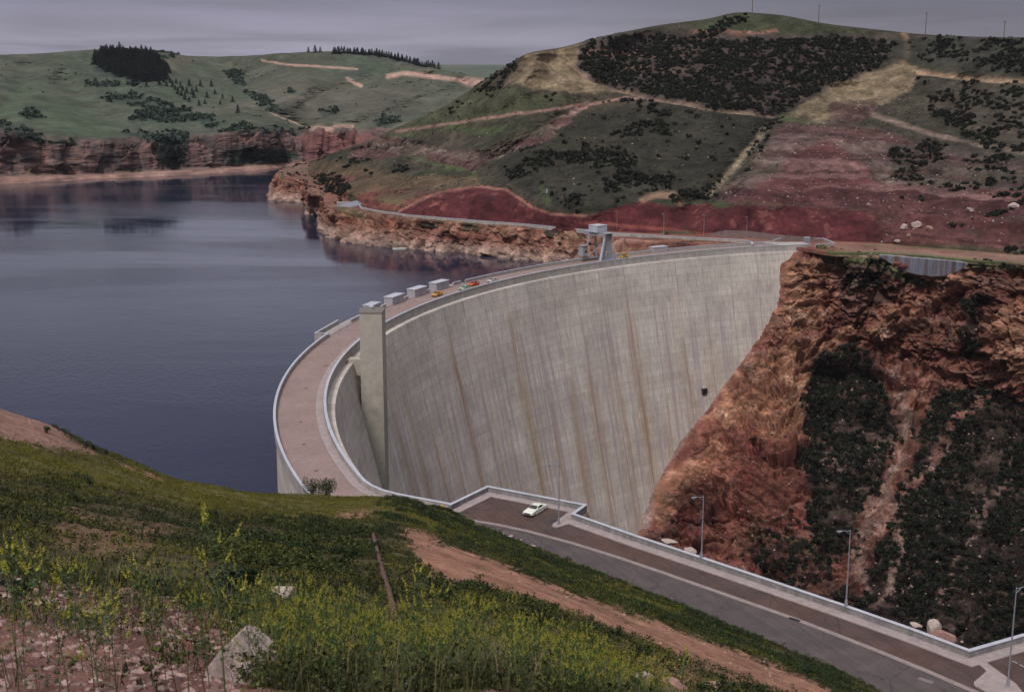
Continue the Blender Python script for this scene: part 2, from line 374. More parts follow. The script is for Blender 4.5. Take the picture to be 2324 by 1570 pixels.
# ------------------------------------------------------------------ lofted terrain
def pch(x, y, xn):
    """monotone cubic along axis 0; x (k,), y (k,...), xn (m,)"""
    h = np.diff(x); sh = (-1,) + (1,) * (y.ndim - 1); d = np.diff(y, axis=0) / h.reshape(sh)
    m = np.zeros_like(y)
    a_, b_ = d[:-1], d[1:]; ok = a_ * b_ > 0
    w1 = (2 * h[1:] + h[:-1]).reshape(sh); w2 = (h[1:] + 2 * h[:-1]).reshape(sh)
    with np.errstate(all='ignore'): m[1:-1] = np.where(ok, (w1 + w2) / (w1 / np.where(a_ == 0, 1, a_) + w2 / np.where(b_ == 0, 1, b_)), 0)
    m[0] = d[0]; m[-1] = d[-1]
    i = np.clip(np.searchsorted(x, xn, 'right') - 1, 0, len(x) - 2); hh = h[i].reshape(sh); t = ((xn - x[i]) / h[i]).reshape(sh)
    return (2*t**3-3*t**2+1)*y[i] + (t**3-2*t**2+t)*hh*m[i] + (-2*t**3+3*t**2)*y[i+1] + (t**3-t**2)*hh*m[i+1]
def poly_sd(poly, x, y):
    p = np.array(poly, float); ins = np.zeros(x.shape, bool); dm = np.full(x.shape, 1e9)
    for i in range(len(p)):
        ax, ay = p[i]; bx, by = p[(i + 1) % len(p)]
        c = (ay > y) != (by > y)
        with np.errstate(all='ignore'): xi = (bx - ax) * (y - ay) / (by - ay if by != ay else 1e-9) + ax
        ins ^= c & (x < xi)
        ex, ey = bx - ax, by - ay; t = np.clip(((x - ax) * ex + (y - ay) * ey) / (ex * ex + ey * ey + 1e-9), 0, 1)
        dm = np.minimum(dm, np.hypot(x - ax - t * ex, y - ay - t * ey))
    return np.where(ins, dm, -dm)
def line_d(pts, x, y):
    dm = np.full(x.shape, 1e9)
    for (ax, ay), (bx, by) in zip(pts[:-1], pts[1:]):
        ex, ey = bx - ax, by - ay; t = np.clip(((x - ax) * ex + (y - ay) * ey) / (ex * ex + ey * ey + 1e-9), 0, 1)
        dm = np.minimum(dm, np.hypot(x - ax - t * ex, y - ay - t * ey))
    return dm
class Sheet:
    def __init__(s, G, nu, nv, vw=None, uw=None):
        """G (rows, cols, 3) world control grid"""
        G = np.asarray(G, float); nr, nc = G.shape[:2]
        uw = np.arange(nc) if uw is None else np.asarray(uw, float); vw = np.arange(nr) if vw is None else np.asarray(vw, float)
        g = pch(vw, G, np.linspace(vw[0], vw[-1], nv)); g = np.swapaxes(pch(uw, np.swapaxes(g, 0, 1), np.linspace(uw[0], uw[-1], nu)), 0, 1)
        s.P = g; s.bx, s.by = bearing(g); s.C = np.zeros(g.shape); s.rock = np.zeros(g.shape[:2]); s.nu, s.nv = nu, nv
        s.veg = np.zeros(g.shape[:2])
        q_ = max(1.2, .018 * g[..., 1].mean()); s.wx = fbm(g, q_, 5, 91, .62) * 1.5; s.wy = fbm(g, q_, 5, 77, .62) * 1.5; s.mot = None
    def normals(s):
        du = np.gradient(s.P, axis=1); dv = np.gradient(s.P, axis=0); n = np.cross(du, dv); n /= np.linalg.norm(n, axis=-1, keepdims=True) + 1e-9
        if n[..., 2].mean() < 0: n = -n
        return n
    def m(s, poly, soft=6, wob=10):
        return ss(-soft, soft, poly_sd(poly, s.bx + s.wx * wob, s.by + s.wy * wob * .6))
    def ln(s, pts, w, wob=5, soft=.85):
        return 1 - ss(w * (1 - soft), w * (1 + soft), line_d(pts, s.bx + s.wx * wob, s.by + s.wy * wob * .6))
    def paint(s, mask, c):
        c = np.asarray(c, float); s.C += (c - s.C) * mask[..., None]
    def push(s, amt):
        """move along the line of sight from the survey point, metres"""
        d = s.P - np.array([0, 0, H]); d /= np.linalg.norm(d, axis=-1, keepdims=True); s.P += d * amt[..., None]
    def faces(s):
        i = np.arange(s.nv * s.nu).reshape(s.nv, s.nu)
        q = np.stack([i[:-1, :-1], i[:-1, 1:], i[1:, 1:], i[1:, :-1]], -1).reshape(-1, 4)
        return q
    def mottle(s, *lv):
        for sc_, a_, sd in lv: s.C *= (1 + a_ * fbm(s.P, sc_, 4, sd, .65) * 1.8)[..., None]
    def build(s, name, mt, label=None, kind='structure', smooth=True, cat=None):
        q = s.faces(); p = s.P.reshape(-1, 3)
        n = np.cross(p[q[:, 1]] - p[q[:, 0]], p[q[:, 3]] - p[q[:, 0]])
        if n[:, 2].mean() < 0: q = q[:, ::-1]
        o = link(name, npmesh(name, p, q, smooth, s.C.reshape(-1, 3).clip(.002, .9)), mt)
        return tag(o, label, cat, None, kind)
def sample(s, w, n, rng):
    """n random points on a sheet with weights w; returns P, colour index"""
    w = w.copy(); w[-1] = 0; w[:, -1] = 0; c = np.cumsum(w.ravel()); k = np.searchsorted(c, rng.random(n) * c[-1]); k = np.minimum(k, w.size - s.nu - 2)
    i, j = np.divmod(k, s.nu); a, b = rng.random(n)[:, None], rng.random(n)[:, None]
    i = np.minimum(i, s.nv - 2); j = np.minimum(j, s.nu - 2); P = s.P
    return P[i, j] * (1-a)*(1-b) + P[i, j+1] * a*(1-b) + P[i+1, j] * (1-a)*b + P[i+1, j+1] * a*b, i, j
rng = np.random.default_rng(5)

# ================================================================== SETTING
# ---- water
C0 = np.array([193.84, 312.7]); R_IN, R_OUT, WL = 238.8, 249.5, -15.0
def arc(r, th, z=0.0): return np.array([C0[0] + r * math.cos(R(th)), C0[1] + r * math.sin(R(th)), z])
wp = [arc(246, t)[:2] for t in np.linspace(106, 206, 60)]
wp += [(-20, 120), (-300, 40), (-2500, 40), (-2500, 3200), (1400, 3200), (600, 1300), (260, 620)]
mb = MB(); n = len(wp); mb.add([(p[0], p[1], WL) for p in wp], [tuple(range(n))])
wo = mb.build('water', M_water); tag(wo, kind='structure')

# ---- far plateau / ground out to the horizon
xs = np.linspace(-1, 1, 15)
rows = []
for Y, z in ((1500, -30), (2600, 20), (4200, 52), (6500, 70), (8000, 70), (9500, 69)):
    w_ = 700 + Y * .85
    rows.append([(x * w_ * (1 if Y > 2000 else 1.6), Y, z + 10 * math.sin(x * 9 + Y)) for x in xs])
g = Sheet(rows, 260, 220)
g.P[..., 2] += fbm(g.P, 900, 4, 3) * 16 * ss(1500, 3500, g.P[..., 1]) * (1 - .6 * ss(6500, 9000, g.P[..., 1]))
g.paint(np.ones(g.by.shape), (.085, .105, .075)); g.paint(ss(.05, .3, fbm(g.P, (500, 900, 60), 4, 8)), (.06, .085, .07)); g.paint(ss(.2, .4, fbm(g.P, (300, 500, 30), 4, 18)), (.14, .11, .09))
g.build('ground', M_far)
# ---- canyon floor, wide base under the gorge
mb = MB(); mb.add([(-60, 60, -152), (700, -200, -152), (900, 500, -152), (40, 560, -152)], [(0, 1, 2, 3)])
o = mb.build('canyon_floor', simple('dark_gorge_soil', (.05, .04, .035), .95)); tag(o, kind='structure')

# ---- far hills across the reservoir
colpx = [-420, -150, 0, 110, 230, 330, 420, 500, 580, 660, 760, 860, 960, 1060, 1180, 1320]
shore = [440, 428, 418, 413, 406, 402, 397, 392, 387, 378, 374, 372, 372, 374, 376, 380]
bandt = [424, 412, 402, 399, 396, 391, 385, 382, 377, 369, 366, 364, 364, 366, 368, 370]
ctop  = [300, 298, 300, 314, 322, 318, 316, 306, 300, 298, 298, 300, 300, 300, 300, 300]
crest = [122, 127, 125, 121, 113, 116, 127, 129, 126, 120, 117, 121, 148, 170, 188, 205]
cY    = [1500, 1520, 1560, 1600, 1640, 1640, 1700, 1760, 1720, 1640, 1640, 1640, 1600, 1540, 1500, 1480]
def rowpx(py, Y=None, z=None):
    px = np.array(colpx, float); py = np.array(py, float)
    return PZ(px, py, z) if z is not None else PY(px, py, np.array(Y, float))
S0 = rowpx(shore, z=WL); sY = S0[:, 1]
under = S0.copy(); under[:, 1] -= 20; under[:, 2] = -32
f_ = lambda t: [c + (k - c) * t for c, k in zip(ctop, crest)]
tY = sY + 22
rows = [under, S0, rowpx(bandt, Y=sY + 9), rowpx([b - 3 for b in bandt], Y=sY + 13), rowpx([(b * .35 + c * .65) for b, c in zip(bandt, ctop)], Y=sY + 18), rowpx(ctop, Y=tY)]
for t, q in ((.12, .10), (.3, .26), (.5, .46), (.7, .66), (.86, .84), (1.0, 1.0)):
    rows.append(rowpx(f_(t), Y=tY + (np.array(cY) - tY) * q))
b1 = rows[-1].copy(); b1[:, 1] += 260; b1[:, 2] -= 6; b2 = b1.copy(); b2[:, 1] += 900; b2[:, 2] -= 70; rows += [b1, b2]
vw = [0, .25, .8, 1.0, 2.6, 4.0, 5.0, 6.6, 8.2, 9.8, 11, 12, 12.4, 12.8]
fh = Sheet(rows, 900, 560, vw, colpx)
x, y = fh.bx, fh.by
# drainages pushed back, spurs pulled forward
def vale(sh, pts, w, amt, wob=6): sh.push(amt * np.exp(-(line_d(pts, sh.bx + sh.wx * wob, sh.by + sh.wy * wob) / w) ** 2))
cl = ss(0, 1, (np.interp(x, colpx, ctop) - y + 6) / 16)                 # 1 above cliff rim
vale(fh, [(505, 128), (530, 165), (560, 190), (545, 215), (600, 245), (690, 290)], 22, 26)
vale(fh, [(420, 125), (470, 180), (560, 250), (680, 300)], 30, 22)
vale(fh, [(60, 160), (50, 210), (0, 250)], 28, 30); vale(fh, [(140, 180), (190, 240), (330, 300)], 22, 28)
vale(fh, [(250, 200), (340, 250), (470, 300)], 24, 22)
vale(fh, [(890, 175), (760, 215), (700, 240)], 22, 26); vale(fh, [(1050, 200), (880, 265), (800, 290)], 24, 32); vale(fh, [(980, 180), (820, 235), (720, 280)], 14, 18)
vale(fh, [(450, 150), (560, 260), (620, 290)], 14, -14); vale(fh, [(640, 130), (700, 190), (640, 250)], 24, -18); vale(fh, [(180, 120), (90, 180), (30, 300)], 24, -20)
fh.push(fbm(fh.P, (90, 160, 60), 4, 2) * 18 * cl)
inc = 1 - cl; cliff = inc * ss(0, 5, np.interp(x, colpx, bandt) - y)
nn = fh.normals()
bt = fbm(np.stack([fh.P[..., 0], fh.P[..., 1] * .3, fh.P[..., 2] * .12], -1), 9, 4, 31, .55)
ffa, ffi = facet(fh.P * [1, .6, .7], 15, 25)
fh.P += nn * ((bt * 4.0 + ffa * 7) * cliff + fbm(fh.P, (16, 16, 3.2), 4, 5) * 2.2 * cliff + fbm(fh.P, 12, 4, 6) * .8 * cl)[..., None]
fh.paint(np.ones(x.shape), (.076, .082, .060))
fh.paint(ss(-.2, .5, fbm(fh.P, (150, 300, 40), 4, 11)), (.066, .085, .058))
fh.paint(ss(.0, .5, fbm(fh.P, (60, 200, 15), 5, 12)) * .7, (.115, .100, .078))
fh.paint(fh.m([(60, 190), (170, 220), (300, 310), (210, 320), (90, 290), (0, 260), (0, 220)], 20, 14) * .6, (.066, .092, .056))
fh.paint(fh.m([(560, 200), (900, 200), (1000, 230), (840, 290), (700, 290), (600, 250)], 20, 14) * .6, (.105, .098, .078))
fh.paint(cliff, (.20, .125, .115)); fh.paint(cliff * ss(-.1, .4, fbm(fh.P, (14, 14, 7), 4, 14)), (.27, .155, .135)); fh.paint(cliff * ss(.1, .5, fbm(fh.P, (24, 24, 3), 4, 15)), (.105, .085, .085))
fh.paint(cliff * ss(.02, .3, fbm(np.stack([fh.P[..., 0], fh.P[..., 1], fh.P[..., 2] * .15], -1), 8, 4, 16)) * .8, (.085, .075, .075))
fh.paint(cliff * fh.m([(680, 305), (850, 300), (850, 372), (690, 372)], 10) * .7, (.24, .10, .095))
band = inc * (1 - ss(-3, 4, np.interp(x, colpx, bandt) - y)); fh.paint(band, (.40, .24, .20)); fh.paint(band * ss(0, .4, fbm(fh.P, (20, 20, 2), 4, 17)), (.24, .15, .13))
for p_, w_ in (([(595, 137), (640, 146), (720, 151), (810, 157)], 2.4), ([(880, 174), (915, 167), (960, 172), (1030, 180), (1100, 190)], 4.5), ([(1060, 185), (1110, 192)], 9), ([(788, 178), (805, 188), (820, 195)], 4), ([(690, 298), (720, 290), (750, 293)], 6), ([(760, 285), (800, 287)], 4), ([(600, 250), (690, 288)], 1.5)):
    fh.paint(fh.ln(p_, w_, 3), (.36, .235, .19))
fh.paint(fh.m([(770, 160), (850, 162), (830, 178), (790, 176)], 6) * .7, (.05, .06, .05)); fh.paint(fh.ln([(800, 120), (900, 137), (960, 150)], 6, 4) * .6, (.055, .055, .06))
# brush patches on the far hills
brush = [[(190, 195), (230, 183), (320, 192), (300, 200), (200, 200)], [(210, 225), (300, 208), (350, 225), (460, 262), (495, 275), (400, 280), (290, 272), (330, 245)], [(40, 262), (70, 252), (105, 266), (60, 272)],
         [(515, 160), (545, 165), (560, 190), (540, 195), (520, 180)], [(545, 205), (600, 215), (640, 252), (590, 240)], [(650, 208), (670, 203), (695, 216), (665, 218)], [(845, 268), (880, 258), (915, 272), (880, 290), (850, 280)],
         [(0, 275), (60, 290), (100, 312), (180, 318), (150, 330), (0, 305)], [(270, 300), (340, 300), (430, 305), (420, 325), (330, 320)], [(430, 262), (520, 280), (470, 290)], [(540, 280), (700, 298), (690, 303), (500, 300)],
         [(255, 120), (330, 118), (400, 128), (380, 136), (300, 130)], [(720, 250), (760, 245), (765, 258), (730, 262)], [(600, 250), (650, 240), (660, 250), (620, 258)], [(340, 300), (430, 305), (425, 380), (350, 350)]]
for i, b in enumerate(brush): bm_ = fh.m(b, 5, 10); fh.paint(bm_ * .75, (.035, .055, .045)); fh.veg = np.maximum(fh.veg, bm_)
fh.paint(fh.m([(500, 345), (560, 330), (680, 350), (650, 368), (520, 372)], 6) * inc, (.05, .065, .045)); fh.paint(fh.m([(350, 300), (430, 310), (420, 385), (352, 375)], 5) * .7 * cliff, (.035, .045, .04))
fh.paint(fh.m([(215, 150), (330, 120), (385, 160), (330, 190), (215, 165)], 8) * .9, (.03, .04, .04))
fh.C *= (1 + (ffi - .5) * .6 * cliff)[..., None] * (1 - .30 * cliff)[..., None]; fh.C *= (1 - .25 * band)[..., None]; fh.mottle((7, .16, 19), (22, .20, 20), (80, .12, 23)); fh.build('far_hills', M_far)

# ---- east hill above the road
cpx  = [700, 722, 760, 830, 900, 1000, 1080, 1150, 1200, 1280, 1350, 1420, 1500, 1600, 1680, 1760, 1870, 2000, 2100, 2220, 2324, 2480, 2700]
toey = [394, 404, 436, 468, 482, 493, 499, 504, 509, 514, 519, 523, 527, 531, 535, 538, 543, 550, 558, 567, 575, 588, 606]
crst = [367, 361, 346, 322, 290, 246, 196, 150, 121, 107, 87, 72, 57, 44, 29, 34, 54, 69, 79, 84, 85, 80, 74]
crY  = [960, 930, 890, 870, 850, 840, 830, 815, 800, 815, 835, 850, 860, 870, 880, 880, 870, 850, 830, 800, 780, 740, 690]
px = np.array(cpx, float); T0 = PZ(px, np.array(toey, float), .6); tY = T0[:, 1]
def hrow(t, q): py = np.array(toey) + (np.array(crst) - np.array(toey)) * t; return PY(px, py, tY + (np.array(crY) - tY) * q)
und = T0.copy(); und[:, 1] -= 6; und[:, 2] = -4
rows = [und] + [hrow(t, q) for t, q in ((0, 0), (.13, .055), (.24, .17), (.36, .31), (.48, .46), (.60, .60), (.70, .70), (.80, .78), (.91, .88), (1, 1))]
b1 = rows[-1].copy(); b1[:, 1] += 120; b1[:, 2] -= 4; b2 = b1.copy(); b2[:, 1] += 500; b2[:, 2] -= 60; rows += [b1, b2]
eh = Sheet(rows, 1250, 720, [0, .4, 1.7, 2.8, 4, 5.2, 6.4, 7.4, 8.4, 9.5, 10.4, 10.7, 11], cpx)
x, y = eh.bx.copy(), eh.by.copy(); tt = (np.interp(x, cpx, toey) - y) / (np.interp(x, cpx, toey) - np.interp(x, cpx, crst)); vis = ss(1.0, .97, tt)
vale(eh, [(1760, 265), (1700, 340), (1640, 430), (1560, 480)], 26, 16); vale(eh, [(1330, 240), (1200, 320), (1100, 400)], 26, 12)
vale(eh, [(1500, 250), (1420, 350), (1300, 470)], 60, -14); vale(eh, [(2080, 130), (1950, 200), (1800, 270)], 34, 12); vale(eh, [(1480, 80), (1420, 130), (1380, 190)], 26, 14)
vale(eh, [(1850, 90), (1700, 150), (1600, 240)], 60, -14); vale(eh, [(1930, 350), (1820, 380), (1740, 450)], 50, -12); vale(eh, [(1220, 120), (1180, 200), (1000, 280)], 26, -12)
vale(eh, [(1000, 270), (960, 330), (800, 350)], 18, 10); vale(eh, [(2200, 180), (2150, 300), (2080, 420)], 26, 12); vale(eh, [(1150, 310), (1100, 330), (1010, 370)], 20, -9)
eh.push(fbm(eh.P, (60, 90, 40), 4, 21) * 9 * vis * ss(.02, .15, tt))
for cx_, cw in ((430, 1), ):
    pass
rd = [eh.ln(p, w, 3) for p, w in (([(1290, 140), (1330, 172), (1390, 200), (1480, 220), (1560, 236), (1650, 250), (1755, 262)], 5.0), ([(2080, 160), (2200, 178), (2330, 182)], 6.0))]
tan = np.maximum.reduce([eh.m([(1195, 122), (1290, 108), (1340, 100), (1300, 150), (1370, 190), (1400, 205), (1330, 215), (1230, 205), (1150, 190)], 6), eh.m([(1900, 190), (2060, 140), (2090, 170), (2060, 210), (1990, 240), (1860, 275), (1780, 265)], 8)])
red = np.maximum.reduce([eh.m([(905, 482), (960, 450), (1020, 432), (1090, 424), (1150, 436), (1200, 470), (1255, 487), (1340, 488), (1330, 530), (1100, 510), (900, 490)], 3, 5),
      eh.m([(1340, 488), (1420, 464), (1460, 458), (1520, 470), (1600, 462), (1650, 470), (1700, 462), (1900, 472), (1990, 480), (2010, 560), (1330, 540)], 3, 5), eh.m([(1740, 430), (1810, 340), (1870, 320), (1930, 350), (2010, 420), (1990, 470), (1750, 460), (1640, 450)], 8) * .7])
pink = np.maximum.reduce([eh.m([(790, 350), (850, 310), (900, 312), (1000, 335), (1100, 345), (1060, 385), (930, 350), (860, 360), (800, 365)], 5), eh.m([(1210, 300), (1335, 232), (1335, 245), (1240, 320), (1150, 350), (1060, 390), (1100, 350)], 4),
       eh.m([(1620, 450), (1700, 380), (1760, 300), (1800, 280), (1900, 275), (2000, 300), (2090, 330), (2324, 380), (2330, 560), (2000, 550), (1980, 480), (1700, 470)], 12), eh.m([(1880, 250), (1930, 225), (1990, 240), (1950, 275), (1880, 270)], 6)])
rocky = np.clip(tan + pink + rd[0] + red * .5, 0, 1)
nn = eh.normals(); P0_ = eh.P.copy()
bz = eh.P[..., 2] + 1.6 * fbm(eh.P, (55, 90, 55), 4, 56) + eh.wx * .5 + eh.P[..., 0] * .02
strat = vnoise(np.stack([eh.P[..., 0] / 260, eh.P[..., 1] / 900, bz / 2.3], -1), 4)
eh.P += nn * (vis * (fbm(eh.P, 9, 4, 22) * (.5 + 1.3 * rocky) + strat * 2.6 * np.clip(pink * 1.0 + tan * .5, 0, 1) - rd[0] * 1.5 - rd[1] * 1.5))[..., None]
eh.P += nn * (vis * red * fbm(np.stack([eh.P[..., 0], eh.P[..., 1] * .2, eh.P[..., 2] * .2], -1), 2.5, 3, 24) * .45)[..., None]
one = np.ones(x.shape)
eh.paint(one, (.054, .047, .034)); eh.paint(ss(-.1, .5, fbm(eh.P, (40, 60, 20), 4, 25)), (.045, .047, .029))
eh.paint(eh.m([(640, 350), (800, 372), (930, 400), (1090, 400), (1090, 425), (1000, 440), (905, 478), (760, 440), (640, 410)], 8, 12), (.105, .075, .045)); eh.paint(eh.m([(690, 392), (800, 400), (900, 430), (1000, 436), (905, 480), (760, 470), (690, 430)], 8, 16) * ss(-.3, .2, n0 := fbm(eh.P, (30, 20, 6), 4, 40)), (.150, .055, .045)); eh.paint(ss(.05, .6, fbm(eh.P, 18, 5, 26)) * .6, (.095, .075, .058))
eh.paint(eh.m([(840, 320), (1000, 240), (1080, 200), (1150, 200), (1230, 210), (1330, 225), (1200, 255), (1060, 290), (930, 315)], 8), (.070, .072, .042))
eh.paint(eh.m([(1420, 75), (1560, 55), (1680, 25), (1760, 30), (1900, 62), (1990, 75), (1800, 82), (1650, 70), (1560, 80), (1450, 95)], 6), (.050, .056, .031))
eh.paint(eh.m([(1110, 370), (1330, 250), (1500, 232), (1745, 270), (1690, 360), (1600, 455), (1500, 450), (1440, 470), (1300, 490), (1200, 440)], 8, 12) * .9, (.036, .034, .025))
eh.paint(pink, (.135, .088, .078)); eh.paint(pink * ss(.0, .5, strat) * .6, (.14, .085, .08)); eh.paint(pink * ss(.1, .6, fbm(eh.P, (30, 40, 6), 4, 27)) * .7, (.115, .10, .07))
eh.paint(pink * ss(-.1, .5, fbm(eh.P, 6, 4, 28)) * .35, (.30, .24, .20))
eh.paint(red, (.088, .023, .026)); eh.paint(red * ss(.0, .6, fbm(eh.P, (14, 20, 4), 4, 29)) * .7, (.115, .030, .034)); eh.paint(red * ss(.25, .5, fbm(eh.P, 5, 4, 30)) * .5, (.24, .09, .075))
eh.paint(red * eh.m([(1740, 430), (1810, 340), (1870, 320), (1930, 350), (2010, 420), (1990, 465), (1750, 458), (1640, 450)], 8) * .8, (.150, .062, .060))
eh.paint(red * eh.m([(1740, 430), (1810, 340), (1870, 320), (1930, 350), (2010, 420), (1990, 465), (1750, 458), (1640, 450)], 8) * ss(-.2, .5, strat) * .6, (.13, .055, .052))
eh.paint(tan, (.225, .170, .108)); eh.paint(tan * ss(.0, .5, fbm(eh.P, 14, 4, 33)) * .7, (.17, .14, .085)); eh.paint(tan * ss(.2, .5, fbm(eh.P, 6, 4, 34)) * .5, (.36, .27, .20))
for p_, w_, c_ in (([(905, 480), (960, 450), (1020, 432), (1090, 422), (1150, 432), (1205, 468), (1250, 486), (1330, 490)], 3.0, (.27, .12, .095)), ([(1460, 455), (1490, 442), (1530, 444), (1545, 462)], 7, (.26, .16, .11)),
                   ([(900, 300), (1060, 275), (1200, 255), (1330, 238), (1420, 222), (1500, 228)], 3.2, (.25, .155, .125)), ([(1560, 75), (1640, 72), (1720, 78), (1760, 70)], 4, (.25, .13, .09)), ([(1640, 70), (1680, 82), (1700, 75)], 5, (.22, .12, .08)), ([(2200, 290), (2330, 305)], 4, (.24, .16, .12)), ([(2050, 70), (2060, 110), (2050, 140)], 7, (.25, .17, .11)),
                   ([(1740, 290), (1690, 350), (1650, 400), (1610, 440)], 7, (.24, .19, .13)), ([(1900, 235), (2100, 300), (2220, 330), (2330, 350)], 5, (.21, .155, .125)), ([(1330, 505), (1500, 520), (1620, 535)], 4, (.20, .06, .05)), ([(2040, 500), (2200, 480), (2324, 500)], 12, (.22, .13, .105))):
    eh.paint(eh.ln(p_, w_, 4), c_)
eh.paint(rd[0], (.34, .235, .17)); eh.paint(rd[1], (.33, .225, .15))
for p_, w_ in (([(1620, 468), (1700, 456), (1800, 458), (1900, 462)], 5), ([(1770, 268), (1880, 290), (1990, 300)], 7), ([(930, 350), (1010, 375), (1080, 395)], 6), ([(1240, 455), (1230, 430)], 8), ([(1020, 290), (1100, 300), (1140, 290)], 8), ([(1500, 530), (1570, 530)], 4), ([(1900, 555), (2324, 566)], 3), ([(2050, 545), (2150, 550)], 8)):
    eh.paint(eh.ln(p_, w_, 8) * .75, (.075, .100, .042))
eh.paint(eh.m([(1960, 100), (2120, 84), (2324, 90), (2480, 90), (2480, 175), (2200, 172), (2080, 150)], 10) * .8, (.045, .045, .035))
eh.paint(eh.m([(2100, 180), (2200, 185), (2480, 190), (2480, 350), (2200, 300), (2100, 240)], 12) * .8, (.070, .058, .046))
eh.paint(eh.m([(2000, 300), (2120, 320), (2480, 380), (2480, 470), (2150, 450), (2020, 400)], 10, 24) * .7, (.060, .050, .040)); eh.paint(eh.m([(2150, 470), (2480, 480), (2480, 590), (2200, 566)], 10, 24) * .6, (.085, .062, .046))
eh.paint(eh.m([(1300, 150), (1330, 95), (1420, 75), (1560, 60), (1600, 78), (1900, 82), (2030, 100), (1980, 160), (1900, 190), (1760, 262), (1560, 235), (1380, 200)], 12) * .85, (.070, .052, .047))
eh.paint(eh.m([(1320, 130), (1350, 100), (1420, 110), (1560, 130), (1560, 180), (1420, 165)], 10) * .6 * ss(-.3, .4, strat), (.26, .155, .125))
ledge = ss(.12, .42, vnoise(np.stack([P0_[..., 0] / 200, P0_[..., 1] / 900, bz / 1.35], -1), 14))
eh.paint(np.clip(pink, 0, 1) * ledge * .7, (.070, .034, .034)); eh.paint(pink * ss(.15, .5, fbm(eh.P, (16, 22, 8), 4, 39)) * .6, (.065, .062, .042)); eh.paint(tan * ledge * .35, (.12, .095, .06))
eh.paint((1 - clr0) * ss(.1, .5, fbm(eh.P, (5, 5, 5), 4, 38)) * .45, (.11, .085, .065)) if False else None
st2 = vnoise(np.stack([P0_[..., 0] / 300, P0_[..., 1] / 900, bz / 3.1], -1), 44); tri_ = eh.m([(1640, 455), (1740, 400), (1810, 345), (1870, 322), (1930, 350), (2010, 420), (2330, 430), (2330, 560), (1990, 560), (1990, 470), (1750, 458)], 10, 14); eh.paint(tri_ * .9, (.120, .044, .044)); eh.paint(tri_ * ss(.05, .3, st2) * .8, (.205, .115, .108)); eh.paint(tri_ * ledge * .75, (.065, .026, .026)); eh.paint(np.clip(pink, 0, 1) * ss(.15, .4, -st2) * .65, (.075, .030, .030)); eh.paint(tri_ * ss(.1, .4, fbm(eh.P, (18, 26, 5), 4, 55)) * .6 * ss(1960, 2060, x), (.062, .050, .038))
fE, iE = facet(eh.P * [1, 1, 1.5], 9, 33); eh.C *= (1 + (iE - .5) * .35 * rocky)[..., None]
eh.C *= .86
eh.mottle((4, .34, 35), (13, .30, 36), (45, .18, 37))
east_hill = eh.build('east_hill', M_hill)

# ---- peninsula cliff and its flat top (from behind the first headland round to the dam)
shp = [(700, 378, 1150), (636, 420, 980), (634, 457), (694, 459), (699, 470, 830), (697, 487), (726, 489), (729, 505, 760), (733, 531), (817, 555), (900, 562), (1000, 571), (1092, 578), (1160, 588), (1230, 596), (1310, 603), (1400, 600), (1560, 588), (1760, 570)]
top = [(735, 368), (655, 381), (641, 400), (688, 404), (700, 415), (706, 440), (731, 444), (736, 456), (750, 470), (830, 481), (905, 490), (1000, 500), (1100, 507), (1165, 512), (1232, 517), (1320, 526), (1400, 536), (1560, 546), (1765, 560)]
sh = np.array([PZ(p[0], p[1], WL) if len(p) == 2 else [PY(*p)[0], p[2], WL] for p in shp]); tp = np.array([PZ(p[0], p[1], -.25) for p in top])
k_ = 3; sh[16:] = [arc(R_OUT + 2, t, -14) for t in (126, 118, 108)]
und = sh.copy(); und[:, 1] -= 4; und[:, 2] = -34
inn = tp.copy(); inn[:, 1] += 60; inn[:9, 0] += 30; inn[0] = PZ(760, 368, 0); inn[1] = PZ(700, 366, 0); inn[2] = PZ(672, 371, 0) ; inn[3] = PZ(735, 372, 0); inn[4:8, 1] += 90
rows = [und, sh, sh * .62 + tp * .38 + np.array([0, 0, -1.0]), sh * .25 + tp * .75 + np.array([0, -.5, 1.2]), tp, tp * .9 + inn * .1 + np.array([0, 0, .1]), inn]
rows[0][16:] = sh[16:] + np.array([0, -1, -12]); 
pc = Sheet(rows, 1000, 300, [0, .6, 3, 5.2, 7, 7.6, 8.6], np.r_[0, np.cumsum(np.clip(np.linalg.norm(np.diff(tp[:, :2], axis=0), axis=1), 18, 400))])
face = ss(-.3, -2.0, pc.P[..., 2]) * 1.0
nn = pc.normals(); P = pc.P
fa, ia = facet(P * [1, 1, .8], 8, 15); fb, ib = facet(P * [1, 1, 1.2], 3.2, 19); bl = fbm(np.stack([P[..., 0], P[..., 1], P[..., 2] * .45], -1), 9, 5, 41, .55); led = vnoise(np.stack([P[..., 0] / 40, P[..., 1] / 40, P[..., 2] / 1.7 + bl * .8], -1), 42); cr_ = fbm(np.stack([P[..., 0], P[..., 1], P[..., 2] * .3], -1), 5, 4, 43, .5, True)
pc.P += nn * ((bl * 2.4 + led * .6 + fa * 3.6 + fb * 1.7 + ss(.3, .9, cr_) * -1.5) * ss(.2, -2, P[..., 2]))[..., None] + nn * (fbm(P, 3, 3, 44) * .5)[..., None] * face[..., None]
pc.P[..., 2] = np.where(face < .05, np.minimum(pc.P[..., 2], -.12), pc.P[..., 2])
pc.paint(np.ones(face.shape), (.17, .095, .07)); pc.paint(face, (.25, .12, .085)); pc.paint(face * ss(.0, .5, bl), (.33, .195, .14)); pc.paint(face * ss(.0, .45, fbm(P, (10, 10, 5), 4, 45)) * .75, (.22, .075, .05))
pc.paint(face * ss(-7, -13, P[..., 2] + bl * 3) * .75, (.38, .275, .23)); pc.paint(face * ss(.25, .7, fbm(P, (2.5, 2.5, 9), 4, 46)) * .6, (.13, .055, .045)); pc.paint(ss(.1, .5, fbm(P, 7, 4, 47)) * (1 - ss(-3, -5, P[..., 2])) * .7, (.085, .095, .045))
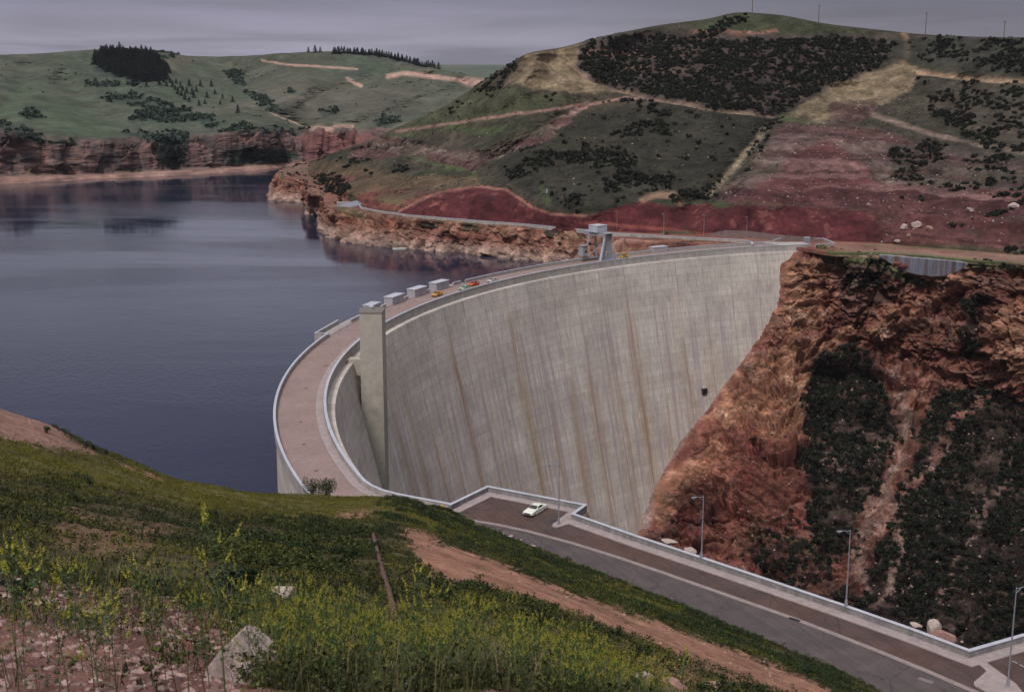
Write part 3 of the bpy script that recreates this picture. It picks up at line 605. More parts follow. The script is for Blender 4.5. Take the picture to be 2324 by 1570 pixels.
pc.paint(ss(-15.6, -16, P[..., 2]), (.10, .07, .06)); pc.paint(pc.m([(630, 395), (760, 400), (760, 470), (740, 480), (640, 440)], 6) * ss(-.2, .3, bl) * .6, (.17, .06, .05))
pc.C *= (1 + (ia - .5) * .35 + (ib - .5) * .4)[..., None]
pc.mottle((2.5, .28, 48), (9, .28, 49)); pc.build('peninsula_cliff', M_rock)

# ---- bench: the flat red ground the far road runs on
b_out = [(735, 460), (765, 463), (830, 478), (905, 489), (1100, 506), (1232, 516), (1340, 527), (1560, 545), (1700, 553), (1765, 557), (1800, 560), (1838, 565), (1900, 574), (2000, 575), (2100, 581), (2200, 590), (2324, 599), (2480, 612)]
b_in = [(735, 440), (765, 440), (830, 455), (905, 468), (1100, 485), (1232, 500), (1340, 510), (1560, 522), (1700, 530), (1765, 535), (1790, 538), (1840, 540), (1900, 541), (2000, 542), (2100, 546), (2200, 553), (2324, 562), (2480, 575)]
A = np.array([PZ(*p, 0) for p in b_out]); B = np.array([PZ(*p, 0) for p in b_in])
bs = Sheet([A + [0, 0, -1.5], A, A * .55 + B * .45 + [0, 0, .1], B + [0, 0, .3]], 700, 60, [0, .15, 1, 2])
bs.P[..., 2] += fbm(bs.P, 6, 4, 51) * .12
bs.paint(np.ones(bs.bx.shape), (.20, .085, .065)); bs.paint(ss(-.2, .4, fbm(bs.P, 14, 4, 52)) * .8, (.24, .13, .10))
bs.paint(bs.m([(1900, 560), (2324, 580), (2480, 590), (2480, 625), (1900, 595)], 5), (.24, .145, .11))
bs.paint(bs.ln([(1880, 574), (2000, 577), (2100, 583), (2200, 592), (2330, 601), (2480, 613)], 4, 5), (.075, .10, .04)); bs.paint(bs.ln([(1960, 556), (2100, 561), (2240, 570), (2400, 583)], 2.5, 6) * .7, (.09, .11, .05))
bs.build('bench_ground', M_hill)

# ---- right abutment: the canyon wall below the far road
dv = np.array([.92, -.39, 0]); nv_ = np.array([.39, .92, 0]); A0 = np.array([112, 530., 0])
zs = [0, -3, -9, -17, -31, -41, -51, -62, -73, -85, -93, -100, -125, -155]; off = [4, 3.0, 2, 0, -7, -15, -26, -38, -53, -66, -74, -80, -104, -135]
sc = [-70, -34, -8, 3, 13, 30, 60, 100, 150, 210]
# extra stand-off of the wall per column: cliffy rib by the dam, alcove right of it, bulging cliff further right
ext = {0: [0]*14, 1: [0]*14, 2: [0]*14, 3: [0]*14, 4: [0, .5, 1, 2, 3, 1, 0, 0, 0, 0, 0, 0, 0, 0], 5: [2, 2, 2, 4, 8, 11, 10, 8, 4, 2, 0, 0, 0, 0], 6: [3, 3, 5, 6, 6, 14, 18, 18, 12, 6, 4, 2, 0, 0],
       7: [-4, -3, -6, -9, -10, -2, 12, 16, 12, 6, 2, 0, 0, 0], 8: [-6, -6, -10, -14, -20, -24, -12, 2, 4, 2, 0, 0, 0, 0], 9: [-10, -10, -14, -18, -26, -30, -20, -6, 0, 0, 0, 0, 0, 0]}
sx_ = np.interp(zs[::-1], [-100, -17, 0], [-34, 0, 0])[::-1]
edge = np.array([PZ(*p, -.3) for p in b_out[9:]])
rows = []
for k, z in enumerate(zs):
    r_ = []
    for j, s_ in enumerate(sc):
        p = A0 + dv * s_ + nv_ * (off[k] + ext[j][k]); p[2] = z
        if j >= 4:   # blend the rim onto the surveyed road edge
            q = edge[np.argmin(np.abs((edge - A0) @ dv - s_))]; d0 = (q - A0) @ nv_ - 4 - 2
            p = p + nv_ * d0 * ss(-34, 0, z) * (.55 if j == 4 else 1.0)
        r_.append(p)
    rows.append(r_)
back = [np.array(p) + nv_ * 14 for p in rows[0]]
for p in back: p[2] = -.5
for r_ in rows:
    for j, dz in ((2, 6), (3, 6.5), (4, 6), (5, 2)): r_[j][2] -= dz * float(ss(-34, 0, r_[j][2]))
rows = [back] + rows
ab = Sheet(rows, 1000, 900, [-.4] + [0, .5, 1.3, 2.3, 4, 5.2, 6.4, 7.7, 9, 10.3, 11.2, 12, 14, 16], sc)
P = ab.P.copy(); x, y = ab.bx.copy(), ab.by.copy()
infront = ss(0, 4, ((P - A0) @ dv) - np.interp(P[..., 2], [-100, -17, 0], [-34, 0, 0])); inf2 = .12 + .88 * ss(1, 15, ((P - A0) @ dv) - np.interp(P[..., 2], [-100, -17, 0], [-34, 0, 0]))     # 0 behind/at the dam contact
rim = ss(0, -4, P[..., 2])
big = fbm(np.stack([P[..., 0], P[..., 1], P[..., 2] * .8], -1), 30, 4, 61, .5); blk = fbm(np.stack([P[..., 0], P[..., 1], P[..., 2] * 1.5], -1), 11, 5, 62, .55, True)
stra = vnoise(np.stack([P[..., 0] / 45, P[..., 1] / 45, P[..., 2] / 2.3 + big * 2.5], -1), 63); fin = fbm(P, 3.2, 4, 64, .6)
hard = 1 - ab.m([(1840, 800), (1930, 790), (2030, 900), (2040, 1000), (2120, 870), (2324, 880), (2500, 900), (2500, 1600), (1850, 1600), (1780, 1300), (1830, 1050)], 25) * .65
crk = 1 - np.abs(vnoise(np.stack([P[..., 0] / 12 + big, P[..., 1] / 12, P[..., 2] / 26], -1), 75)); crk2 = 1 - np.abs(vnoise(np.stack([P[..., 0] / 26, P[..., 1] / 26, P[..., 2] / 9 + big * 1.5], -1), 76))
crk = ss(.86, .99, crk) * 3.0 + ss(.88, .99, crk2) * 3.4
blk2 = fbm(np.stack([P[..., 0], P[..., 1], P[..., 2]], -1), 5.5, 4, 78, .6, True)
W_ = P + np.stack([ab.wx, ab.wy, ab.wx * .5], -1) * 1.2
fa, ia = facet(W_ * [1, 1, .8], 13, 5); fb, ib = facet(W_ * [1, 1, 1.3], 4.6, 9); fc, ic = facet(P * [1, 1, 1.6], 1.9, 12)
sgn = -1.0 if (ab.normals() * (np.array([0, 0, H]) - P)).sum() < 0 else 1.0
NN = ab.normals() * sgn
ab.P += NN * ((big * 8.5 * infront * inf2 + (blk * 2.2 + blk2 * .9 - crk * .8 + fa * 7.0 + fb * 4.4 + fc * 1.7) * (.35 + .65 * hard) * infront * inf2 + stra * .9 * hard * (.2 + .8 * infront) + fin * (.3 + .9 * infront * inf2)) * rim)[..., None]
# overhang shelf and dark alcoves in the cliff to the right of the rib
ab.push((np.exp(-(line_d([(1860, 835), (1960, 870), (2050, 900)], x, y) / 20) ** 2) * 10 + np.exp(-(line_d([(2240, 690), (2225, 760), (2200, 800)], x, y) / 13) ** 2) * 9 + np.exp(-(line_d([(1905, 620), (1920, 700)], x, y) / 16) ** 2) * 5 - np.exp(-(line_d([(1990, 740), (2080, 690), (2180, 640)], x, y) / 26) ** 2) * 7
         - np.exp(-(line_d([(1830, 640), (1800, 760)], x, y) / 26) ** 2) * 4 - np.exp(-(line_d([(2280, 720), (2300, 830)], x, y) / 26) ** 2) * 6 + np.exp(-(line_d([(2060, 720), (2090, 650), (2110, 610)], x, y) / 10) ** 2) * 5) * rim * infront)
# --- geology colours
ab.paint(np.ones(x.shape), (.180, .068, .050)); ab.paint(ss(-.1, .45, fbm(P, (16, 16, 7), 5, 65)), (.24, .105, .074)); ab.paint(ss(.05, .5, fbm(P, (9, 9, 12), 5, 66)) * .8, (.11, .036, .032))
tanr = np.maximum(ab.m([(1790, 600), (1850, 585), (1905, 640), (1880, 720), (1810, 770), (1750, 760), (1775, 660)], 10, 20), ab.m([(1760, 780), (1880, 770), (1840, 880), (1820, 1000), (1740, 1010), (1640, 980), (1600, 950), (1660, 870)], 14, 24))
tanr = np.maximum(tanr, ab.ln([(1990, 760), (2080, 700), (2150, 640), (2200, 610)], 18, 14)); tanr = np.maximum(tanr, ab.m([(2230, 750), (2330, 650), (2480, 660), (2480, 860), (2250, 850)], 14, 24) * .8); tanr = np.maximum(tanr, ab.ln([(2080, 620), (2040, 700), (2010, 740)], 10, 10))
tanr = np.maximum(tanr, ab.ln([(1900, 770), (1930, 745)], 14, 8)); tanr = np.maximum(tanr, ab.m([(1460, 1150), (1500, 1090), (1560, 1040), (1620, 1000), (1650, 1060), (1560, 1120), (1490, 1200)], 12, 24) * .6)
ab.paint(tanr * .9, (.36, .185, .115)); ab.paint(tanr * ss(.1, .5, fbm(P, (7, 7, 2.5), 5, 67)) * .8, (.47, .30, .215)); ab.paint(tanr * ss(.0, .5, fbm(P, (5, 5, 10), 4, 68)) * .65, (.19, .062, .042))
ab.paint(ab.ln([(1720, 1000), (1700, 1090), (1680, 1180)], 10, 16) * .8, (.19, .055, .045)); ab.paint(ab.ln([(1560, 1180), (1580, 1250)], 20, 16) * .8, (.14, .04, .036)); ab.paint(ab.ln([(1820, 1100), (1800, 1200), (1840, 1300)], 18, 20) * .6, (.17, .055, .045))
ab.paint(ab.m([(1880, 600), (2000, 590), (2080, 650), (1990, 700), (1920, 720)], 8, 16) * .6, (.10, .05, .04))
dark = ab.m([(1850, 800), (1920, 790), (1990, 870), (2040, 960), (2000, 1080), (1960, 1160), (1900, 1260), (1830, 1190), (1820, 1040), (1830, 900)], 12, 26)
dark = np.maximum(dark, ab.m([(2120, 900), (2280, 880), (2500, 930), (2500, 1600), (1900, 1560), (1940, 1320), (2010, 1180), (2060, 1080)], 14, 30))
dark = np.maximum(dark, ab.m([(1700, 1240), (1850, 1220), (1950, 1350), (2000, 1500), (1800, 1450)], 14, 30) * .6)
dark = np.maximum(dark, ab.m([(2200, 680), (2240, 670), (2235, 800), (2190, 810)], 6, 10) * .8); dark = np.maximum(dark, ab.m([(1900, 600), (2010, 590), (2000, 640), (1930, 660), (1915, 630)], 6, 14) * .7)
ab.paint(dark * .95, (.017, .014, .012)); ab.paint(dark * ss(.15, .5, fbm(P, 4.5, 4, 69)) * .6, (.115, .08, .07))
gully = np.maximum.reduce([ab.ln([(2030, 850), (2060, 930), (2050, 1000), (2030, 1060), (2000, 1130), (1960, 1200), (1945, 1260), (1960, 1310)], 11, 22), ab.ln([(2250, 900), (2180, 960), (2100, 1060), (2040, 1130), (1980, 1200)], 9, 16), ab.ln([(2040, 1180), (2040, 1250), (2010, 1330), (1980, 1370)], 10, 20), ab.ln([(2290, 1020), (2270, 1100), (2230, 1180), (2180, 1270), (2130, 1360)], 6, 26) * .8, ab.ln([(1880, 1010), (1900, 1060)], 18, 22) * .6])
ab.paint(gully * .85, (.27, .165, .135)); ab.paint(gully * ss(.2, .5, fbm(P, 4, 3, 70)) * .6, (.38, .29, .25)); ab.paint(ab.ln([(2250, 900), (2180, 960), (2120, 1030)], 7, 10) * .8, (.24, .09, .065)); ab.paint(ab.ln([(2080, 1080), (2050, 1110)], 12, 10) * .6, (.20, .08, .06))
grn = np.maximum(ab.ln([(1850, 582), (1900, 590), (1990, 585), (2040, 620), (2090, 640)], 9, 14), ab.ln([(2200, 600), (2324, 612), (2480, 622)], 8, 12)); grn = np.maximum(grn, ab.ln([(1700, 1200), (1830, 1230), (1880, 1260)], 10, 20) * .6)
ab.paint(grn * .9, (.06, .08, .035)); ab.paint(ss(.2, .6, fbm(P, 8, 5, 71)) * (1 - tanr) * .35, (.075, .065, .045)); ab.paint((1 - tanr) * hard * ss(.15, .5, stra) * .35, (.34, .22, .17))
ab.paint(ab.m([(1440, 1200), (1430, 1120), (1480, 1060), (1560, 960), (1640, 850), (1700, 790), (1650, 870), (1560, 990), (1500, 1080), (1470, 1200)], 5, 4) * .6, (.30, .24, .22))
lg = vnoise(np.stack([P[..., 0] / 30, P[..., 1] / 30, P[..., 2] / 2.0 + big * 3 + fb * 1.5], -1), 79); ab.paint(infront * ss(.35, .6, lg) * ss(-.2, .3, fbm(P, (14, 14, 5), 3, 80)) * .6, (.050, .032, .024))  # dark ledge lines: crack shade put into the colour, together with ledge vegetation
ab.C *= (1 + (ia - .5) * .35 * infront + (ib - .5) * .5)[..., None]
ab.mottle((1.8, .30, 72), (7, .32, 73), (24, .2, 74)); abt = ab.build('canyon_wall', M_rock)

# ---- near slope: the hillside the photographer stands on
FG = [  # px: [(py, Y) from the lens outwards ... silhouette]
 (-500, [(1700, 3.0), (1500, 5), (1380, 7), (1230, 10), (1200, 20), (1080, 36), (930, 66), (820, 92), (740, 112)]),
 (-150, [(1750, 3.2), (1570, 4.6), (1440, 6.6), (1300, 9.2), (1275, 19), (1170, 36), (1040, 70), (930, 98), (850, 122)]),
 (0,    [(1750, 3.2), (1570, 4.7), (1440, 6.8), (1312, 9.4), (1292, 19), (1210, 36), (1090, 70), (1000, 101), (926, 130)]),
 (120,  [(1750, 3.2), (1570, 4.8), (1445, 6.9), (1325, 9.6), (1306, 19), (1230, 37), (1120, 72), (1040, 104), (968, 135)]),
 (200,  [(1750, 3.2), (1570, 4.8), (1450, 7.0), (1335, 9.8), (1318, 20), (1245, 38), (1145, 73), (1070, 106), (1008, 140)]),
 (300,  [(1750, 3.2), (1570, 4.9), (1460, 7.1), (1348, 10), (1332, 20), (1258, 38), (1165, 74), (1098, 107), (1050, 146)]),
 (400,  [(1750, 3.3), (1570, 5.0), (1470, 7.2), (1365, 10), (1348, 20), (1270, 38), (1185, 75), (1130, 108), (1094, 152)]),
 (520,  [(1750, 3.3), (1570, 5.2), (1480, 7.4), (1388, 10.4), (1362, 20), (1285, 39), (1205, 76), (1150, 112), (1117, 158)]),
 (690,  [(1750, 3.4), (1570, 5.5), (1490, 8), (1422, 11), (1392, 20), (1310, 40), (1222, 80), (1165, 120), (1131, 168)]),
 (850,  [(1750, 3.5), (1570, 6.0), (1505, 8.5), (1450, 12), (1412, 21), (1330, 41), (1238, 81), (1172, 122), (1131, 176)]),
 (930,  [(1750, 3.6), (1570, 6.3), (1512, 9), (1462, 12.5), (1425, 22), (1342, 42), (1248, 82), (1182, 126), (1139, 186)]),
 (1000, [(1750, 3.6), (1570, 6.5), (1520, 9), (1470, 13), (1434, 22), (1352, 42), (1264, 82), (1206, 130), (1164, 0)]),
 (1060, [(1750, 3.7), (1570, 6.9), (1526, 9.6), (1480, 14), (1444, 23), (1364, 43), (1284, 83), (1230, 130), (1190, 0)]),
 (1200, [(1750, 4.0), (1572, 8.0), (1540, 11), (1500, 16), (1464, 26), (1394, 46), (1324, 85), (1281, 130), (1245, 0)]),
 (1400, [(1750, 4.5), (1620, 8.0), (1580, 12), (1540, 18), (1512, 30), (1462, 50), (1402, 85), (1358, 125), (1321, 0)]),
 (1600, [(1800, 5.0), (1680, 9.0), (1630, 14), (1592, 22), (1564, 35), (1524, 58), (1478, 90), (1438, 122), (1401, 0)]),
 (1800, [(1850, 5.0), (1740, 9.0), (1690, 15), (1652, 25), (1625, 40), (1588, 62), (1552, 90), (1516, 118), (1482, 0)]),
 (2000, [(1900, 5.0), (1800, 10), (1750, 17), (1715, 28), (1688, 44), (1660, 66), (1630, 88), (1602, 111), (1574, 0)]),
 (2324, [(2050, 5.0), (1960, 10), (1900, 17), (1860, 28), (1830, 42), (1800, 60), (1770, 78), (1740, 97), (1712, 0)]),
 (2700, [(2300, 5.0), (2150, 10), (2080, 17), (2030, 28), (1990, 42), (1950, 58), (1915, 72), (1890, 86), (1868, 0)])]
cols_ = []
for pxx, c in FG:
    q = [PY(pxx, py, Y) if Y else PZ(pxx, py, 2.6) for py, Y in c]
    s_ = q[-1]; hor = np.array([s_[0], s_[1], 0]); hor /= np.linalg.norm(hor)
    if pxx >= 1000: tail = [s_ + hor * 3.2 + [0, 0, -2.0], s_ + hor * 6 + [0, 0, -3.4], s_ + hor * 14 + [0, 0, -6]]
    elif pxx >= 690: tail = [s_ + hor * 8 + [0, 0, -3.8], s_ + hor * 22 + [0, 0, min(-11, -s_[2] - 3)], s_ + hor * 60 + [0, 0, -60]]
    else: tail = [s_ + hor * 8 + [0, 0, -3.4], s_ + hor * 40 + [0, 0, -30], s_ + hor * 110 + [0, 0, -s_[2] - 30]]
    head = [np.array([q[0][0] * 2 - 6 * (1 if pxx < 1162 else -1) * 0, -25, 79.5 - .004 * pxx]), np.array([q[0][0] * .6, 0.4, 73.3 + (.15 if pxx < 900 else -.15)])]
    cols_.append(head + q + tail)
G = np.swapaxes(np.array(cols_), 0, 1)
fg = Sheet(G, 1100, 900, [0, .6, 1.4, 2.9, 4.1, 5.2, 5.7, 6.9, 8.4, 9.6, 10.6, 10.9, 11.3, 11.6], [c[0] for c in FG])
P = fg.P.copy(); x, y = fg.bx.copy(), fg.by.copy(); Yd = P[..., 1]
amp = np.clip(Yd / 60, .05, 1) * ss(4, 14, Yd + 3)
fg.P[..., 2] += (fbm(P, 9, 4, 81) * .55 * amp + fbm(P, 2.2, 4, 82) * .22 * np.clip(amp, .15, 1)) * ss(-.5, 3, P[..., 2]) + fbm(P, .5, 4, 83) * .05 * ss(30, 12, Yd)
rubble = np.maximum(fg.m([(-200, 1300), (0, 1306), (150, 1328), (300, 1344), (520, 1384), (700, 1420), (660, 1450), (580, 1500), (620, 1600), (-200, 1600)], 6, 12), fg.m([(1120, 1555), (1260, 1535), (1460, 1552), (1500, 1600), (1100, 1600)], 8, 14)) * ss(16, 12, Yd)
dirt = np.maximum.reduce([fg.m([(905, 1200), (960, 1200), (1010, 1232), (1100, 1268), (1230, 1320), (1400, 1385), (1600, 1450), (1760, 1510), (1960, 1590), (1820, 1600), (1600, 1510), (1420, 1440), (1300, 1395), (1150, 1345), (1000, 1325), (950, 1280)], 7, 22),
       fg.m([(110, 1190), (210, 1175), (390, 1195), (350, 1240), (240, 1270), (130, 1250)], 16, 34) * .4, fg.m([(-200, 800), (0, 905), (110, 960), (225, 1035), (150, 1020), (60, 1002), (0, 1000), (-200, 950)], 6, 10), fg.m([(760, 1160), (860, 1155), (830, 1175), (760, 1182)], 6, 16) * .8, fg.m([(60, 1165), (220, 1150), (180, 1175)], 6, 20) * .5,
       fg.m([(480, 1215), (560, 1210), (540, 1240)], 8, 20) * .5, fg.m([(250, 1040), (380, 1090), (330, 1085)], 4, 8) * .6, fg.m([(1420, 1500), (1560, 1490), (1740, 1560), (1500, 1570)], 10, 24) * .6, fg.m([(1160, 1215), (1190, 1222), (1230, 1248), (1200, 1242)], 3, 3)])
dirt = np.maximum(dirt, ss(1.2, .2, P[..., 2]))
tuft = fbm(P, 5, 4, 84); veg = (1 - np.clip(dirt + rubble, 0, 1)) ; veg = np.maximum(veg, .10 * ss(.1, .5, fbm(P, 2.5, 3, 85)) * (1 - rubble)) * ss(-.1, .6, P[..., 2])
yel = np.clip(fg.ln([(0, 1040), (250, 1075), (450, 1120), (700, 1145), (900, 1150), (1060, 1190), (1250, 1262), (1500, 1370)], 30, 34) * 1.0 + fg.m([(500, 1420), (900, 1400), (1500, 1490), (1600, 1600), (400, 1600)], 30, 40), 0, 1)
yel = np.clip(yel + ss(.1, .5, fbm(P, (14, 14, 14), 3, 86)) * .5, 0, 1)
fg.paint(np.ones(x.shape), (.075, .062, .032)); fg.paint(yel, (.10, .090, .030)); fg.paint(dirt, (.30, .155, .105)); fg.paint(dirt * ss(0, .5, fbm(P, 3, 4, 87)) * .6, (.21, .115, .07)); fg.paint(rubble, (.17, .085, .07)); fg.paint(rubble * ss(0, .4, fbm(P, .6, 4, 88)) * .7, (.19, .07, .06))
fg.paint(fg.m([(-200, 800), (0, 905), (110, 960), (225, 1035), (0, 1000), (-200, 950)], 6, 10) * .8, (.27, .16, .13))
fg.mottle((.8, .2, 89), (5, .25, 90)); near_slope = fg.build('near_slope', M_fg)
fg.yel = yel; fg.vg = veg
# rock embankment that carries the road on the canyon side
WALL = [arc(R_IN - .2, -150), ] ; WALL = [PZ(*p, 1.1) for p in [(850, 1112), (1020, 1145), (1107, 1103), (1328, 1145), (1300, 1165), (1440, 1214), (1592, 1264), (1760, 1320), (1920, 1374), (2080, 1430), (2200, 1475)]]
WALL += [WALL[-1] + np.array([8.8, 4.6, 0]), WALL[-1] + np.array([30, 10, 0])]
WALL = [np.array([p[0], p[1], 0]) for p in WALL]
E0 = np.array(WALL) + [0, 0, -.35]
def outw(k, d, z): 
    q = E0 + np.array([.80, .60, 0]) * d; q[:, 2] = z; return q
em = Sheet([E0 + [-1.5, -1.2, 0], outw(0, .35, -.4), outw(0, 1.6, -2.5), outw(0, 7, -14), outw(0, 20, -50), outw(0, 55, -152)], 300, 260)
em.P += em.normals() * (fbm(em.P, 6, 5, 95, .55) * 2.0 * ss(-1.5, -6, em.P[..., 2]))[..., None]
em.paint(np.ones(em.bx.shape), (.20, .11, .08)); em.paint(ss(0, .5, fbm(em.P, 8, 4, 96)), (.32, .20, .14))
em.build('embankment', M_rock)

# ================================================================== THE DAM
def sweep(path, prof, mbd, closed=True, caps=True):
    """path (n,2 or 3), prof list of (offset to the left of travel, z); uses path z when given"""
    p = np.array(path, float); z = p[:, 2] if p.shape[1] > 2 else np.zeros(len(p)); p = p[:, :2]
    t = np.zeros_like(p); d = np.diff(p, axis=0); d /= np.linalg.norm(d, axis=1, keepdims=True)
    t[0] = d[0]; t[-1] = d[-1]; t[1:-1] = d[:-1] + d[1:]; t /= np.linalg.norm(t, axis=1, keepdims=True)
    nn = np.stack([-t[:, 1], t[:, 0]], 1); k = np.ones(len(p)); k[1:-1] = 1 / np.clip((nn[1:-1] * np.stack([-d[:-1, 1], d[:-1, 0]], 1)).sum(1), .3, 1)
    vs = []
    for i in range(len(p)):
        for o, zz in prof: q = p[i] + nn[i] * o * k[i]; vs.append((q[0], q[1], z[i] + zz))
    m = len(prof); fs = []
    for i in range(len(p) - 1):
        for j in range(m if closed else m - 1): a_ = i * m + j; b_ = i * m + (j + 1) % m; fs.append((a_, b_, b_ + m, a_ + m))
    if caps and closed: fs += [tuple(range(m))[::-1], tuple((len(p) - 1) * m + j for j in range(m))]
    mbd.add(vs, fs); return mbd
def offs(path, d):
    m = MB(); sweep([tuple(q[:2]) for q in path], [(d, 0)], m, False, False); return np.array(m.v)
rface = lambda z: 236.6 + .235 * np.minimum(z, 0) 
dam = empty('arch_dam', (C0[0] - 244, C0[1], 0), 0, 'tall curved concrete arch dam streaked with rust across the canyon', 'dam')
dp = Vector(dam.location)
def part(o): o.parent = dam; o.location = Vector(o.location) - dp; return o
th = np.linspace(101, 209, 260); zz = np.r_[-1.5, np.linspace(-3, -150, 90)]
V = []; U = []
for z in zz:
    r = rface(z) if z > -1.6 or True else 0
    V.append(np.stack([C0[0] + r * np.cos(np.radians(th)), C0[1] + r * np.sin(np.radians(th)), np.full(len(th), z)], 1)); U.append(np.stack([np.radians(th) * 236.6 + 3.1, np.full(len(th), z)], 1))
for z in (-150, -1.6):
    V.append(np.stack([C0[0] + (249.3 if z > -50 else 250.5) * np.cos(np.radians(th)), C0[1] + (249.3 if z > -50 else 250.5) * np.sin(np.radians(th)), np.full(len(th), z)], 1)); U.append(U[0] * 0 + np.stack([np.radians(th) * 236.6 + 3.1, np.full(len(th), z)], 1))
V.append(V[0]); U.append(U[0])
V = np.concatenate(V); U = np.concatenate(U); nu = len(th); nr = len(V) // nu; i = np.arange(nr * nu).reshape(nr, nu)
Q = np.stack([i[:-1, :-1], i[1:, :-1], i[1:, 1:], i[:-1, 1:]], -1).reshape(-1, 4)
body = part(link('dam_face', npmesh('dam_face', V, Q, False, None, U), M_dam))
arc_in = [arc(R_IN, t)[:2] for t in np.linspace(109.6, 201.2, 130)]
Pi = list(arc_in); fl = [(-27.35, 222.8), (-25.7, 219.9), (-23.5, 217.3), (-20.7, 215.2), (-17.0, 213.1), (-14.0, 211.5), (-10.8, 209.7)]
Pi = [p for p in Pi if True][:]; Pi = Pi + [p for p in fl if p[1] < Pi[-1][1] - 2]; Pi = np.array(Pi)
arc_o1 = np.array([arc(249.2, t)[:2] for t in np.linspace(109, 147.5, 60)]); arc_pl = np.array([arc(252.6, t)[:2] for t in np.linspace(147.5, 170.5, 30)]); arc_o2 = np.array([arc(249.2, t)[:2] for t in np.linspace(170.5, 207, 50)])
# travel runs from the far end to the near end: centre of the arc lies to the left
def top_mb(profile, path): m = MB(); sweep(path, profile, m); return m
part(top_mb([(-1.9, -2.1), (.55, -2.1), (.62, -1.9), (.62, .02), (-.0, .02), (-.0, -.25), (-1.9, -.25)], Pi).build('crest_beam', M_conc))
wl = part(top_mb([(.1, .03), (.58, .03), (.58, 1.0), (.1, 1.0)], Pi).build('parapet', M_conc))
o = top_mb([(.03, 1.0), (.66, 1.0), (.66, 1.14), (.03, 1.14)], Pi).build('wall_cap', M_cap); o.parent = wl; o.location = -dp - Vector(wl.location) if False else (0, 0, 0)
part(top_mb([(-1.75, -.01), (-.02, -.01), (-.02, .16), (-1.75, .16)], Pi).build('walkway', M_conc_l))
def up_par(path, nm='parapet'):
    w_ = part(top_mb([(-.5, -1.5), (-.1, -1.5), (-.1, 1.0), (-.5, 1.0)], path).build(nm, M_conc))
    c_ = top_mb([(-.58, 1.0), (-.02, 1.0), (-.02, 1.13), (-.58, 1.13)], path).build('wall_cap', M_cap); c_.parent = w_
up_par(arc_o1); up_par(arc_o2)
jog1 = np.array([arc(249.0, 170.3)[:2], arc(252.9, 170.3)[:2], arc(252.9, 166.0)[:2]]); up_par(jog1[::-1])
jog2 = np.array([arc(249.4, 147.7)[:2], arc(252.6, 147.7)[:2]]); 
part(top_mb([(-.02, -3.5), (4.6, -3.5), (4.6, -.05), (-.02, -.05)], arc_pl).build('intake_platform', M_conc))
part(top_mb([(1.0, -.01), (3.0, -.01), (3.0, .14), (1.0, .14)], np.array([arc(252.4, t)[:2] for t in np.linspace(148, 170, 30)])).build('walkway', M_conc_l))
# deck
mb = MB(); di = np.array([arc(R_IN - .1, t) for t in np.linspace(109.4, 207, 130)]); do = np.array([arc(249.5, t) for t in np.linspace(109.4, 207, 130)])
mb.add(list(di) + list(do), [(i, i + 1, 131 + i, 130 + i) for i in range(129)]); dk = part(mb.build('roadway_deck', M_deck))
mb = MB(); fp = [arc(R_IN - .1, t) for t in np.linspace(198, 207, 8)]
mb.add([(q[0], q[1], -.004) for q in ([*Pi[-8:]][::1])] + [(-22, 206, -.004), (-30, 209, -.004), (-36, 220, -.004), (-38, 236, -.004)], [tuple(range(12))]); part(mb.build('roadway_deck', M_deck))
for pxx, py in ((770, 757), (740, 830), (695, 880), (683, 957), (690, 1008), (718, 1068), (792, 735), (905, 700), (940, 682)):
    q = PZ(pxx, py, 0.0); m = MB(); m.box((q[0], q[1], .012), (.75, .45, .024), .4); part(m.build('drain_cover', M_hole))
# gallery outlet
q = np.array([77.6, 504.3, -54.0]); tv = np.array([math.sin(R(121.2)), -math.cos(R(121.2)), 0]); m = MB()
rr = rface(-54.) - .02; c_ = arc(rr, 121.15, -54.2); Mx = Matrix(((tv[0], math.cos(R(121.2)), 0), (tv[1], math.sin(R(121.2)), 0), (0, 0, 1)))
m.box(c_ + np.array([-.5*math.cos(R(121.2)), -.5*math.sin(R(121.2)), 0]), (2.1, 1.0, 2.6), 0, Mx); part(m.build('outlet_opening', M_hole))
m = MB(); m.box(c_ + np.array([-.4*math.cos(R(121.2)), -.4*math.sin(R(121.2)), 1.5]), (2.6, 1.6, .25), 0, Mx); part(m.build('outlet_lintel', M_conc))
# elevator tower on the downstream side
m = MB(); tw = [(-39.4, 323.6), (-33.6, 323.6), (-33.4, 331.0), (-38.0, 331.8), (-39.9, 330.0)]
m.prism(tw, -70, 12.7); tower = part(m.build('elevator_tower', M_tower))
m = MB(); c_ = np.mean(tw, axis=0); m.prism([tuple(c_ + (np.array(p) - c_) * 1.025) for p in tw], 12.72, 12.92); o = m.build('roof_slab', M_hole if False else simple('tower_roof_tar', (.16, .14, .12), .9)); o.parent = tower
m = MB(); m.cyl((-36.8, 328.6, 12.92), (-36.8, 328.6, 13.6), .5, .45, 12); m.cyl((-36.8, 328.6, 13.6), (-36.8, 328.6, 13.85), .75, .15, 12); o = m.build('roof_vent', M_cap); o.parent = tower
m = MB(); m.prism([(-45.5, 328.4), (-39.8, 328.6), (-39.2, 331.4), (-45, 332)], -5, -.6); part(m.build('tower_bridge', M_tower))
